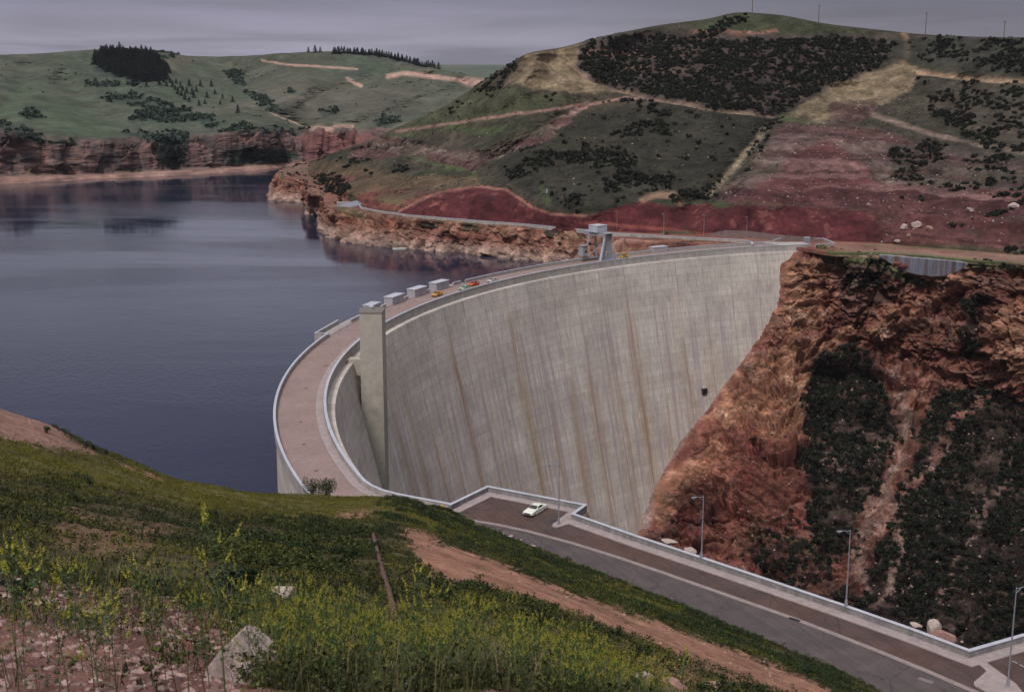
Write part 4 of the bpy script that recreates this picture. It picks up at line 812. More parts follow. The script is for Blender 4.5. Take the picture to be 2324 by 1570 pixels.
# hoist houses
def radM(t): tt = R(t); return Matrix(((math.sin(tt), math.cos(tt), 0), (-math.cos(tt), math.sin(tt), 0), (0, 0, 1)))
for t, Ln in ((161.6, 6.6), (157.9, 8.2), (154.3, 8.2), (151.0, 8.2)):
    c_ = arc(250.3, t); m = MB(); m.box((c_[0], c_[1], 1.3), (Ln, 3.0, 2.6), 0, radM(t)); h_ = part(m.build('hoist_house', simple('lilac_grey_metal', (.36, .34, .36), .5, 0, .08) if t > 161 else bpy.data.materials['lilac_grey_metal']))
    m = MB(); m.box((c_[0], c_[1], 2.7), (Ln + .3, 3.4, .2), 0, radM(t)); o = m.build('roof', M_cap); o.parent = h_
    c2 = arc(248.77, t); m = MB(); m.box((c2[0], c2[1], 1.1), (1.1, .06, 2.1), 0, radM(t)); o = m.build('door', M_tin); o.parent = h_
for t0, t1 in ((163.6, 165.6), (159.5, 160.1), (155.9, 156.5), (152.6, 153.1), (148.0, 149.1)):
    up = np.array([arc(249.6, t)[:2] for t in np.linspace(t0, t1, 4)]); up_par(up)
t = 122.3; c_ = arc(249.6, t); m = MB(); m.box((c_[0], c_[1], 1.1), (7.5, 3.0, 2.2), 0, radM(t)); h_ = part(m.build('hoist_house', bpy.data.materials['lilac_grey_metal']))
m = MB(); m.box((c_[0], c_[1], 2.3), (7.8, 3.3, .2), 0, radM(t)); o = m.build('roof', M_cap); o.parent = h_
# far thrust block
e0 = arc(R_IN - .9, 109.7); e1 = e0 + np.array([13.5, 3.2, 0]); m = MB()
m.prism([(e0[0], e0[1]), (e1[0], e1[1]), (e1[0] - 2, e1[1] + 8), (e0[0] - 5, e0[1] + 11)], -26, .9); part(m.build('thrust_block', M_block))
m = MB(); m.prism([(e0[0] - .1, e0[1] - .1), (e1[0] + .1, e1[1] - .1), (e1[0] + .1, e1[1] + .5), (e0[0] - .1, e0[1] + .5)], .9, 1.05); part(m.build('wall_cap', M_cap))

# ================================================================== ROADS BY THE NEAR ABUTMENT
def sheet_poly(name, pts, z, mt, kind='structure'):
    m = MB(); m.add([(p[0], p[1], z) for p in pts], [tuple(range(len(pts)))]); o = m.build(name, mt); return tag(o, kind=kind)
W2 = [tuple(w[:2]) for w in WALL]
hillside = [(90, 118), (60, 112), (40, 120), (28, 142), (14, 156), (0, 170), (-14, 184), (-26, 198), (-34, 214)]
sheet_poly('road', W2[1:] + hillside, -.012, M_asph)
gp = [PZ(*p, 0)[:2] for p in [(1040, 1174), (1060, 1178), (1130, 1190), (1200, 1205), (1300, 1232), (1400, 1263), (1500, 1297), (1600, 1332), (1700, 1367), (1800, 1402), (1900, 1440), (2000, 1479), (2100, 1520), (2200, 1563)]]
sheet_poly('parking_strip', [tuple(g_) for g_ in gp] + W2[::-1][2:-1], -.006, M_park)
gd = gp[-1] + (gp[-1] - gp[-2]); sheet_poly('side_lot', [W2[10], W2[11], W2[12], (95, 140), (80, 128), tuple(gp[-1])], -.003, M_park)
m = MB(); sweep([tuple(g_) for g_ in gp + [gd, gd + gp[-1] - gp[-2]]], [(-.45, 0), (.45, 0)], m, False, False)
for i_, v_ in enumerate(m.v): m.v[i_] = (v_[0], v_[1], .003)
o = m.build('gutter', M_gut); tag(o, kind='structure')
mw = MB(); sweep(W2[1:], [(-2.1, -.02), (-.2, -.02), (-.2, .15), (-2.1, .15)], mw); o = mw.build('sidewalk', M_conc_l, bevel=.02); tag(o, kind='structure')
def island(pts):
    m = MB(); m.prism([tuple(PZ(*p, .15)[:2]) for p in pts], -.02, .155); o = m.build('kerb_island', M_conc_l, bevel=.03); tag(o, kind='structure')
island([(1302, 1163), (1275, 1176), (1256, 1187), (1253, 1191), (1256, 1194.5), (1266, 1195), (1276, 1192.5), (1296, 1186), (1312, 1184)])
island([(2239, 1521), (2225, 1534), (2211, 1545), (2210, 1550), (2214, 1556), (2249, 1573), (2290, 1590), (2330, 1580), (2306, 1550), (2238, 1501), (2215, 1500)])
for q in ([(2297, 1499), (2309, 1504)], [(2313, 1507), (2324, 1512)]):
    a_, b_ = PZ(*q[0], 0), PZ(*q[1], 0); m = MB(); m.bar((a_[0], a_[1], .006), (b_[0], b_[1], .006), .14, .004); o = m.build('road_marking', M_cap); tag(o, kind='structure')
# walls along the canyon edge
rw = empty('parapet_wall', (*W2[5], 0), 0, 'long grey block wall with pale cap zigzagging along the canyon edge of the road', 'wall'); ro = Vector(rw.location)
m = MB(); sweep(W2[1:], [(-.2, -.4), (.25, -.4), (.25, 1.0), (-.2, 1.0)], m); o = m.build('wall', conc('split_block_concrete', (.24, .225, .225), .25, .9)); o.parent = rw; o.location = -ro
m = MB(); sweep(W2[1:], [(-.30, 1.0), (.33, 1.0), (.33, 1.13), (-.30, 1.13)], m); o = m.build('wall_cap', M_cap, bevel=.02); o.parent = rw; o.location = -ro
a_, b_ = np.array(W2[1]), np.array(W2[2]); dd = (b_ - a_) / np.linalg.norm(b_ - a_); nn2 = np.array([dd[1], -dd[0]])
gl = empty('wall_grille', (*(a_ + dd * 1.6 + nn2 * .26), .55), math.atan2(dd[1], dd[0]), 'small dark lattice grille on the block wall at its left corner', 'grille')
m = MB(); m.box((0, 0, 0), (1.5, .05, .6)); m.build('frame', M_hole, gl)
m = MB(); [m.box((x_, -.035, 0), (.05, .04, .55)) for x_ in np.linspace(-.6, .6, 7)]; m.box((0, -.035, 0), (1.4, .04, .05)); m.build('bar', M_tin, gl)
for q, s_ in (((1803, 1405), 1.5), ((2101, 1543), 1.6), ((1067, 1179), .9), ((1058, 1163), .7)):
    P_ = PZ(*q, 0); g_ = empty('drain_grate', (P_[0], P_[1], .01), math.atan2(-.66, .75), {1803: 'black storm drain grate set in the pale gutter strip', 2101: 'long storm drain grate in the grey traffic lane at lower right', 1067: 'small dark drain at the start of the gutter strip', 1058: 'small dark drain beside the walk near the wall corner'}[q[0]], 'drain', 'storm drains in the road')
    m = MB(); m.box((0, 0, 0), (s_ * 1.15, s_ * .42, .02)); m.build('frame', M_gut if q[0] == 2101 else M_hole, g_)
    m = MB(); [m.box((x_, 0, .014), (.05, s_ * .32, .012)) for x_ in np.linspace(-s_ * .5, s_ * .5, 9)]; m.build('bar', M_dark, g_)
# hydrant
q = PZ(1004, 1160, 0.1); hy = empty('fire_hydrant', (q[0], q[1], 0), 0, 'bright yellow fire hydrant at the inner corner of the grey block wall', 'hydrant')
m = MB(); m.cyl((0, 0, 0), (0, 0, 1.0), .22, .2, 12); m.cyl((0, 0, .0), (0, 0, .1), .32, .3, 12); m.build('barrel', M_yellow, hy)
m = MB(); m.cyl((0, 0, 1.0), (0, 0, 1.12), .27, .27, 12); m.cyl((0, 0, 1.12), (0, 0, 1.35), .24, .06, 12); m.build('bonnet', M_yellow, hy)
for sx2 in (-1, 1): m = MB(); m.cyl((sx2 * .15, 0, .72), (sx2 * .42, 0, .72), .12, .12, 10); m.build('nozzle', M_yellow, hy)

# ---- street lamps
def lamp(loc, rz, hgt, label, arm=1.3, group='tall street lamps'):
    r_ = empty('street_lamp', loc, rz, label, 'street lamp', group)
    m = MB(); m.cyl((0, 0, 0), (0, 0, hgt), .12, .07, 10); m.build('pole', M_galv, r_)
    m = MB(); m.box((0, 0, .02), (.55, .55, .04)); m.cyl((0, 0, 0), (0, 0, .9), .26, .17, 10); m.build('base', M_galv, r_)
    m = MB(); m.cyl((0, 0, hgt - .15), (arm, 0, hgt - .02), .045, .04, 8); m.cyl((0, 0, hgt - .75), (arm * .55, 0, hgt - .1), .03, .03, 8); m.build('arm', M_galv, r_)
    m = MB(); m.box((arm + .3, 0, hgt - .08), (.75, .30, .14)); m.cyl((arm + .35, 0, hgt - .14), (arm + .35, 0, hgt - .34), .22, .12, 10); m.build('lamp_head', M_galv, r_)
    return r_
for q, z_, rz_, h_, lb in (((1268, 1189), .15, R(197), 10.6, 'grey lamp post on the small kerb island right of the white sedan'), ((1592, 1264), 1.13, R(197), 9.9, 'grey lamp post rising from the canyon wall cap in front of red rock'),
                      ((1920, 1374), 1.13, R(190), 11.2, 'grey lamp post on the canyon wall cap in front of the dark wooded slope'), ((2287, 1556), .15, R(15), 13.0, 'grey lamp post on the wide concrete island in the lower right corner')):
    P_ = PZ(*q, z_); lamp((P_[0], P_[1], z_), rz_, h_, lb)
for (pxx, py, tp_), lb in zip(((1400, 525, 480), (1506, 532, 485), (1597, 534, 488), (1694, 540, 492)), ('thin pale lamp post on the far road just right of the gantry crane', 'thin pale lamp post on the far road, second one from the crane', 'thin pale lamp post at the left end of the far retaining wall', 'thin pale lamp post in front of the far retaining wall')):
    P_ = PZ(pxx, py, 0); lamp((P_[0], P_[1], 0), R(200), (py - tp_) / 2900 * P_[1] / .985, lb, .5, 'lamp posts along the far road')

# ---- vehicles
def prof_body(m, pts, wid, tumble=None):
    """pts: (x,z,halfwidth factor) outline of the side view, extruded across the car"""
    n_ = len(pts); vs = [(p[0], s_ * wid / 2 * p[2], p[1]) for s_ in (-1, 1) for p in pts]
    m.add(vs, [tuple(range(n_)), tuple(range(n_, 2 * n_))[::-1]] + [(i, n_ + i, n_ + (i + 1) % n_, (i + 1) % n_) for i in range(n_)]); return m
def wheels(root, xs_, w_, r_):
    for x_ in xs_:
        for s_ in (-1, 1):
            m = MB(); m.cyl((x_, s_ * (w_ / 2 - .22), r_), (x_, s_ * (w_ / 2 - .02), r_), r_, r_, 18); wh = m.build('wheel', M_dark, root)
            m = MB(); m.cyl((x_, s_ * (w_ / 2 - .03), r_), (x_, s_ * (w_ / 2 + .01), r_), r_ * .55, r_ * .5, 14); m.build('hubcap', M_chrome, wh)
def sedan(loc, rz, paint, label, Ln=5.3, w_=1.98):
    k = Ln / 5.3; r_ = empty('parked_car', loc, rz, label, 'car', 'vehicles parked at the dam'); h = Ln / 2
    m = MB(); prof_body(m, [(-h, .42, .95), (-h + .05, .80, .94), (-h + .25, .93, .93), (-1.15 * k, .97, .95), (1.0 * k, .98, .95), (h - .45, .86, .93), (h - .06, .72, .92), (h, .45, .94), (h - .25, .27, .9), (1.95, .25, .98), (-1.9, .25, .98), (-h + .3, .28, .9)], w_)
    m.build('body', paint, r_, bevel=.06)
    m = MB(); prof_body(m, [(-1.75 * k, .95, .84), (-1.02 * k, 1.38, .74), (.1 * k, 1.40, .74), (.88 * k, .96, .84)], w_); m.build('roof', paint, r_, bevel=.05)
    for s_ in (-1, 1):
        m = MB(); yb, yt = s_ * (w_ / 2 * .84 + .012), s_ * (w_ / 2 * .75 + .014)
        m.add([(-1.25 * k, yb, 1.0), (.62 * k, yb, 1.0), (.12 * k, yt, 1.34), (-.86 * k, yt, 1.34)], [(0, 1, 2, 3)]); m.build('side_window', M_glass, r_)
        m = MB(); m.cyl((h - .07, s_ * .66, .63), (h + .02, s_ * .66, .63), .12, .12, 12); m.cyl((h - .07, s_ * .38, .63), (h + .02, s_ * .38, .63), .1, .1, 12); m.build('headlight', M_lens, r_)
        m = MB(); m.box((-h + .03, s_ * .68, .66), (.1, .36, .14)); m.build('tail_light', M_red, r_)
    m = MB(); e = .012; yb, yt = w_ / 2 * .76, w_ / 2 * .66; m.add([(.90 * k + e, -yb, .99), (.90 * k + e, yb, .99), (.16 * k + e, yt, 1.375), (.16 * k + e, -yt, 1.375)], [(0, 1, 2, 3)]); m.build('windscreen', M_glass, r_)
    m = MB(); m.add([(-1.76 * k - e, -yb, .99), (-1.76 * k - e, yb, .99), (-1.08 * k - e, yt, 1.365), (-1.08 * k - e, -yt, 1.365)], [(0, 3, 2, 1)]); m.build('rear_window', M_glass, r_)
    for s_, nm in ((1, 'bumper'), (-1, 'bumper')): m = MB(); m.box((s_ * (h + .03), 0, .42), (.14, w_ * .94, .16)); m.build(nm, M_chrome, r_, bevel=.02)
    m = MB(); m.box((h + .0, 0, .62), (.05, 1.1, .16)); m.build('grille', M_dark, r_)
    wheels(r_, (1.6 * k, -1.55 * k), w_ * .95, .35); return r_
def pickup(loc, rz, paint, label, load=None):
    r_ = empty('pickup_truck', loc, rz, label, 'pickup truck', 'vehicles parked at the dam'); w_ = 1.9
    m = MB(); prof_body(m, [(-.35, .5, .96), (-.35, 1.02, .96), (.85, 1.05, .95), (2.2, 1.0, .84), (2.4, .82, .82), (2.45, .5, .84), (2.2, .42, .9), (-.2, .42, .98)], w_); m.build('body', paint, r_, bevel=.08)
    m = MB(); prof_body(m, [(-.35, 1.0, .9), (-.28, 1.72, .76), (.45, 1.74, .76), (.95, 1.04, .88)], w_); m.build('cab', paint, r_, bevel=.08)
    m = MB(); m.add([(.97, -.72, 1.1), (.97, .72, 1.1), (.53, .62, 1.66), (.53, -.62, 1.66)], [(0, 1, 2, 3)]); m.build('windscreen', M_glass, r_)
    m = MB(); m.add([(-.37, -.6, 1.2), (-.37, .6, 1.2), (-.33, .52, 1.6), (-.33, -.52, 1.6)], [(0, 3, 2, 1)]); m.build('rear_window', M_glass, r_)
    for s_ in (-1, 1):
        m = MB(); m.add([(-.1, s_ * .845, 1.12), (.72, s_ * .845, 1.12), (.42, s_ * .74, 1.64), (-.1, s_ * .74, 1.64)], [(0, 1, 2, 3)]); m.build('side_window', M_glass, r_)
        for x_ in (1.65, -1.6): m = MB(); m.cyl((x_, s_ * .72, .55), (x_, s_ * .99, .55), .5, .46, 16); m.build('fender', paint, r_, bevel=.05)
        m = MB(); m.cyl((2.36, s_ * .62, .82), (2.5, s_ * .62, .82), .13, .12, 12); m.build('headlight', M_lens, r_)
    m = MB(); m.box((-1.45, 0, .62), (2.1, 1.5, .08)); m.box((-1.45, .76, .86), (2.1, .06, .5)); m.box((-1.45, -.76, .86), (2.1, .06, .5)); m.box((-.43, 0, .86), (.06, 1.46, .5)); m.box((-2.48, 0, .86), (.06, 1.46, .5)); m.build('cargo_bed', paint, r_)
    for s_ in (1, -1): m = MB(); m.box((2.52 if s_ > 0 else -2.6, 0, .5), (.1, 1.8, .16)); m.build('bumper', M_chrome, r_)
    wheels(r_, (1.65, -1.6), 1.9, .37)
    if load: m = MB(); m.box((-1.3, .1, 1.0), (1.2, 1.1, .7), .15); m.cyl((-1.9, -.3, .7), (-2.3, -.3, 1.75), .13, .1, 8); m.build('tool_load', load, r_, bevel=.04)
    return r_
f0, f1 = PZ(1198, 1171, .2), PZ(1233, 1151, .2); hd = math.atan2(f0[1] - f1[1], f0[0] - f1[0])
P_ = PZ(1214.5, 1157, .45); sedan((P_[0], P_[1], .0), hd, M_white, 'cream white two-door sedan parked on the red-brown lot inside the wall')
def tang(t): return math.atan2(-math.cos(R(t)), math.sin(R(t)))   # heading toward the far end
for kind_, (pxx, py), paint, flip, lb in (('s', (1054, 655), M_mint, 1, 'mint green rounded sedan on the dam crest behind the orange-red pickup'), ('p', (1075, 646), M_red, 1, 'orange-red pickup with a dark load on the dam crest'),
                                      ('p', (992, 669), M_orange, 1, 'orange-yellow pickup parked beside the grey hoist houses on the crest'), ('s', (1118, 638), M_silver, 1, 'pale beige sedan farthest along the dam crest')):
    P_ = PZ(pxx, py, .4); t = math.degrees(math.atan2(P_[1] - C0[1], P_[0] - C0[0])); c_ = (P_[0], P_[1], .0)
    rz_ = tang(t) + math.pi
    if kind_ == 's': sedan(c_, rz_, paint, lb, 5.0, 1.9)
    else: pickup(c_, rz_, paint, lb, simple('dark_tool_load', (.06, .07, .09)) if paint == M_red else None)
# small yellow loader near the crane
P_ = PZ(1416, 586, .3); ld = empty('yellow_loader', (P_[0], P_[1], 0), tang(127) + .2, 'small boxy yellow loader beside the crane on the crest', 'loader')
m = MB(); m.box((0, 0, .9), (3.0, 1.5, .8)); m.box((1.1, 0, 1.45), (.9, 1.4, .35)); m.build('body', M_yellow, ld, bevel=.06)
m = MB(); [m.box((x_, y_, 1.85), (.1, .1, 1.2)) for x_ in (-1.1, .5) for y_ in (-.65, .65)]; m.box((-.3, 0, 2.5), (2.0, 1.6, .12)); m.build('canopy', M_yellow, ld)
m = MB(); m.bar((1.3, 0, .9), (2.3, 0, .5), .9, .12); m.box((2.45, 0, .45), (.35, 1.8, .6)); m.build('bucket', M_yellow, ld)
m = MB(); m.box((-.4, 0, 1.45), (.6, .8, .35)); m.build('seat', M_dark, ld)
wheels(ld, (.9, -.9), 1.9, .5)

# ---- gantry crane
tcr = 130.9; rM = radM(tcr); cr0 = arc(244.6, tcr); crn = empty('gantry_crane', cr0, 0, 'pale grey gantry crane straddling the dam crest on sloping legs', 'crane')
crn.scale = (1, 1, .91)
def L3(t_, r_, z_): v_ = rM @ Vector((t_, r_, 0)); return (v_[0], v_[1], z_)          # t along the crest, r towards the water
# downstream frame: wide plated A-frame
def plate(m, quad, thick):
    vs = []
    for r_ in (-thick / 2, thick / 2): vs += [L3(t_, rr_ + r_, z_) for t_, rr_, z_ in quad]
    m.add(vs, [(3, 2, 1, 0), (4, 5, 6, 7), (0, 1, 5, 4), (1, 2, 6, 5), (2, 3, 7, 6), (3, 0, 4, 7)])
m = MB(); plate(m, [(-2.6, -4.6, .9), (3.9, -4.6, .9), (1.9, -4.6, 11.4), (-.9, -4.6, 11.4)], .5); m.build('leg_panel', M_crane, crn)
for a_, b_ in (((-3.6, -5.0, .6), (-1.1, -5.0, 11.6)), ((3.9, -4.7, .6), (2.1, -4.7, 11.6)), ((-3.2, 4.3, .6), (-1.6, 3.4, 11.4)), ((3.6, 4.3, .6), (1.8, 3.4, 11.4))):
    m = MB(); m.bar(L3(*a_), L3(*b_), .9, .8, .7, .7); m.build('leg', M_cap if a_ == (-3.6, -5.0, .6) else M_crane, crn)
for r_ in (-4.7, 4.3):
    m = MB(); m.bar(L3(-4.6, r_, .95), L3(4.8, r_, .95), .7, .8); m.build('sill_beam', M_crane, crn)
    for t_ in (-3.8, -2.6, 2.8, 4.0): m = MB(); m.cyl(L3(t_, r_ - .2, .35), L3(t_, r_ + .2, .35), .35, .35, 12); m.build('wheel', M_dark, crn)
for t_ in (-1.5, 2.0):
    m = MB(); m.bar(L3(t_, -5.6, 12.0), L3(t_, 6.0, 12.0), .6, 1.2); m.bar(L3(t_, 6.0, 12.15), L3(t_ * .6, 11.6, 12.5), .6, .9, .4, .4); m.build('main_girder', M_crane, crn)
m = MB(); plate(m, [(-1.9, .2, 12.62), (2.4, .2, 12.62), (2.4, .2, 12.72), (-1.9, .2, 12.72)], 12.4); m.build('deck_plate', M_crane, crn)
m = MB(); 
for t_ in (-1.9, 2.4):
    m.bar(L3(t_, -5.8, 13.6), L3(t_, 6.2, 13.6), .06); [m.bar(L3(t_, r_, 12.7), L3(t_, r_, 13.6), .05) for r_ in np.linspace(-5.8, 6.2, 9)]
m.build('railing', M_galv, crn)
m = MB(); m.box(L3(.2, .4, 14.2), (5.4, 5.0, 2.9), 0, rM); hh_ = m.build('machinery_house', M_cap, crn, bevel=.12)
m = MB(); m.box(L3(.2, .4, 15.74), (5.6, 5.2, .16), 0, rM); m.build('roof', M_cap, hh_)
m = MB(); m.box(L3(-3.6, 4.7, 4.4), (2.6, 2.6, 4.6), 0, rM); cb_ = m.build('operator_cabin', M_crane, crn, bevel=.08)
m = MB(); m.box(L3(-3.6, 4.7, 6.8), (3.2, 3.2, .16), 0, rM); m.build('roof', M_crane, cb_)
m = MB(); m.box(L3(-3.2, 3.38, 4.2), (.9, .06, 1.2), 0, rM); m.build('window', M_glass, cb_)
m = MB(); m.box(L3(.6, -4.9, 3.9), (2.6, .08, 2.0), 0, rM); m.build('sign_panel', simple('cream_panel', (.42, .40, .30), .6), crn)
m = MB(); m.cyl(L3(.6, -4.96, 4.0), L3(.6, -5.02, 4.0), .6, .6, 20, True, False); m.build('round_emblem', M_tin, crn)
m = MB(); m.bar(L3(1.9, -4.2, 11.0), L3(-1.6, 3.6, 2.0), .4); m.build('brace', M_crane, crn)
m = MB(); m.bar(L3(.2, 4.6, 12), L3(.2, 4.6, 7), .08); m.box(L3(.2, 4.6, 6.7), (.6, .4, .7), 0, rM); m.build('hook_block', M_dark, crn)
# crest rails for the crane
for r_ in (239.95, 248.95 - .05):
    m = MB(); sweep([arc(r_ if r_ > 240 else 240.0, t)[:2] for t in np.linspace(110, 171, 80)], [(-.05, 0), (.05, 0), (.05, .05), (-.05, .05)], m); part(m.build('crane_rail', M_tin))

# ---- far retaining walls and roadside bits
def wall_thing(name, pts, z0, z1, thick, mt, label, capm=None, cat='wall'):
    P3 = [PZ(*p, 0)[:2] for p in pts]; r_ = empty(name, (*P3[0], 0), 0, label, cat); o0 = -Vector(r_.location)
    n_ = len(P3); za = z0 if hasattr(z0, '__len__') else [z0] * n_; zb = z1 if hasattr(z1, '__len__') else [z1] * n_
    vs = []; P3 = np.array(P3); d = np.gradient(P3, axis=0); d /= np.linalg.norm(d, axis=1, keepdims=True); nn_ = np.stack([-d[:, 1], d[:, 0]], 1)
    for i in range(n_):
        for s_, z_ in ((-1, za[i]), (1, za[i]), (1, zb[i]), (-1, zb[i])): q = P3[i] + nn_[i] * s_ * thick / 2; vs.append((q[0], q[1], z_))
    fs = [(i * 4 + j, i * 4 + (j + 1) % 4, i * 4 + 4 + (j + 1) % 4, i * 4 + 4 + j) for i in range(n_ - 1) for j in range(4)] + [(3, 2, 1, 0), tuple((n_ - 1) * 4 + j for j in range(4))]
    m = MB(); m.add(vs, fs); w_ = m.build('wall', mt, r_); w_.location = o0
    if capm:
        vs = []
        for i in range(n_):
            for s_, z_ in ((-1, zb[i]), (1, zb[i]), (1, zb[i] + .14), (-1, zb[i] + .14)): q = P3[i] + nn_[i] * s_ * (thick / 2 + .08); vs.append((q[0], q[1], z_))
        m = MB(); m.add(vs, fs); c_ = m.build('wall_cap', capm, r_); c_.location = o0
    return r_
ub = np.array([arc(249.2, t)[:2] for t in (112.5, 112)])
wall_thing('retaining_wall', [(1365, 531), (1390, 534), (1450, 537), (1550, 543), (1650, 548), (1690, 551), (1704, 554), (1708, 557), (1706, 559.5)], -9, [1.0] * 9, .6, M_block, 'mottled pale concrete wall curving from the crane to the far end of the crest', M_cap)
wall_thing('retaining_wall', [(1603, 535), (1645, 538), (1694, 541), (1735, 544), (1782, 548), (1830, 548), (1887, 548)], -.5, [.6, 3.0, 3.2, 2.9, 2.6, 1.8, .6], .6, conc('brown_grey_concrete', (.19, .14, .135), .2, .5), 'long low brown-grey wall at the foot of the red cut bank')
wall_thing('low_wall', [(1757, 551), (1775, 547), (1820, 547), (1867, 547), (1893, 558), (1870, 560), (1850, 561)], -.5, 1.2, .5, M_conc, 'low pale wall bent around the grey cabinet at the far end of the crest', M_cap)
P_ = PZ(1831, 553, 0); ca = empty('control_cabinet', P_, .15, 'grey boxy control cabinet behind the far end of the dam', 'cabinet')
m = MB(); m.box((0, 0, 1.35), (2.3, 1.6, 2.7)); m.build('cabinet_body', M_crane, ca, bevel=.04); m = MB(); m.box((0, 0, 2.78), (2.5, 1.8, .1)); m.build('lid', M_cap, ca)
for x_ in (-.55, .55): m = MB(); m.box((x_, -.82, 1.3), (1.0, .04, 2.3)); m.build('door', M_tin, ca)
wall_thing('low_wall', [(765, 463), (790, 465), (815, 468.5), (820, 475), (870, 484), (930, 492), (1000, 498), (1100, 506), (1200, 513.5), (1290, 522), (1350, 528)], -.8, .9, .4, M_conc, 'long low grey wall along the water side of the far cliff road', M_cap)
wall_thing('low_wall', [(765, 462), (830, 462.5), (902, 463)], -.5, .9, .4, M_conc, 'low straight wall behind the small overlook pad', M_cap)
mb = MB(); mb.add([tuple(PZ(*p, .10)) for p in [(768, 463), (816, 469.5), (824, 476), (900, 488), (880, 470), (900, 464)]], [(0, 1, 2, 3, 4, 5)]); o = mb.build('overlook_pavement', M_asph); tag(o, kind='structure')
sl_ = empty('boat_ramp_slab', PZ(805, 466, 0), -.5, 'sloping pale blue-grey slab on the overlook pad', 'slab'); m = MB(); m.add([(-6, -9, .2), (5, -9, .2), (7, 9, 2.2), (-3, 9, 2.2), (-6, -9, -.2), (5, -9, -.2), (7, 9, -.2), (-3, 9, -.2)], [(0, 1, 2, 3), (4, 7, 6, 5), (0, 4, 5, 1), (1, 5, 6, 2), (2, 6, 7, 3), (3, 7, 4, 0)]); m.build('slab', M_tin, sl_)
m = MB(); [m.bar((x_, -8.8, .3), (x_ + 2.2, 8.6, 2.25), .12, .12) for x_ in (-4, -1, 2, 4)]; m.build('rib', M_galv, sl_)
P_ = PZ(906, 565, WL); ft = empty('floating_dock', (P_[0], P_[1], WL), .3, 'tiny white float moored at the foot of the orange cliff', 'float'); m = MB(); m.box((0, 0, .25), (6.5, 2.0, .5)); m.build('hull', M_white, ft, bevel=.1); m = MB(); m.box((0, 0, .54), (6.1, 1.6, .06)); m.build('deck', M_conc_l, ft)
# crib wall under the dirt road
cw = empty('crib_wall', PZ(2090, 584, 0), 0, 'ribbed grey metal crib wall holding up the dirt road at right', 'retaining wall'); c0_ = Vector(cw.location)
tp3 = [PZ(*p, -.4) for p in [(1997, 576), (2030, 578.5), (2060, 581.5), (2090, 584), (2120, 586.5), (2150, 589), (2178, 592), (2196, 595)]]; dep = [.6, 3.6, 6.0, 6.6, 6.8, 6.0, 3.4, .8]
nseg = 60; t_ = np.linspace(0, 7, nseg * 2 + 1); tp3 = np.array(tp3); X = np.stack([np.interp(t_, range(8), tp3[:, k]) for k in range(3)], 1); D_ = np.interp(t_, range(8), dep); fo = np.array([-.35, -1, 0]) * (3.0 + .55 * (np.arange(len(t_)) % 2))[:, None]
top_ = X + fo; bot_ = X + fo; bot_[:, 2] -= D_; m = MB(); K = len(t_)
bk = top_ + [1.0, 2.8, 0]; m.add(list(top_ - np.array(c0_)) + list(bot_ - np.array(c0_)) + list(bk - np.array(c0_)), [(i, i + 1, K + i + 1, K + i) for i in range(K - 1)] + [(i, 2 * K + i, 2 * K + i + 1, i + 1) for i in range(K - 1)]); 
def crib(t, n, l, b):
    tcn = n.new('ShaderNodeTexCoord'); o = tcn.outputs['Object']; x = ntex(n, l, o, .45, 2, .5, (1, 1, .02)); y = ntex(n, l, o, 2.0, 3, .6, (1, 1, .1)); z = ntex(n, l, o, 1, 1, .5, (.01, .01, 3.2))
    c = mix(n, l, mapr(n, l, x, .42, .58, 0, 1), (.20, .135, .125), (.30, .31, .38)); c = mix(n, l, 1.0, c, math_(n, l, 'MULTIPLY', mapr(n, l, y, .3, .7, .7, 1.2), mapr(n, l, z, .35, .65, .8, 1.1)), 'MULTIPLY'); l.new(c, b.inputs['Base Color']); setp(b, Roughness=.6)
m.build('ribbed_panel', mat('stained_ribbed_metal', crib), cw)
m = MB()
for zz_ in (1, 2, 3, 4, 5, 6):
    for i in range(0, K - 2, 2):
        if D_[i] > zz_ and D_[i + 2] > zz_: m.bar(top_[i] - np.array(c0_) + [-.06, -.15, -zz_], top_[i + 2] - np.array(c0_) + [-.06, -.15, -zz_], .08)
m.build('stringer', M_galv, cw)
# skyline utility poles
for (pxx, y0, y1), lb in zip(((1707, -12, 36), (1857, 14, 62), (2099, 32, 92), (2277, 50, 100)), ('thin utility pole on the very top of the east hill', 'utility pole on the skyline right of the hilltop', 'utility pole on the skyline above the tan gully', 'rightmost utility pole on the skyline')):
    P_ = PY(pxx, y1, float(np.interp(pxx, cpx, crY)) + 14); hg = (y1 - y0) / 2900 * P_[1]
    up_ = empty('utility_pole', P_, 0, lb, 'utility pole', 'utility poles on the skyline'); m = MB(); m.cyl((0, 0, -2), (0, 0, hg), .28, .2, 8); m.build('pole', M_wood, up_)
    m = MB(); m.box((0, 0, hg - 1.0), (.5, 2.4, .22), 1.35); m.build('crossarm', M_wood, up_)
    for y_ in (-1, 1): m = MB(); m.cyl((-.2 * y_ * 0, y_, hg - .9), (0, y_, hg - .5), .1, .07, 8); m.build('insulator', M_tin, up_)
P_ = PY(1241, 462, 628); mk = empty('marker_post', P_, 0, 'lone slim white post on the green slope above the red bank', 'post'); m = MB(); m.bar((0, 0, -1.5), (0, 0, 6.5), .5, .5); m.build('post', M_cap, mk); m = MB(); m.box((0, 0, 6.8), (.9, .3, .7)); m.build('top_box', M_tin, mk)

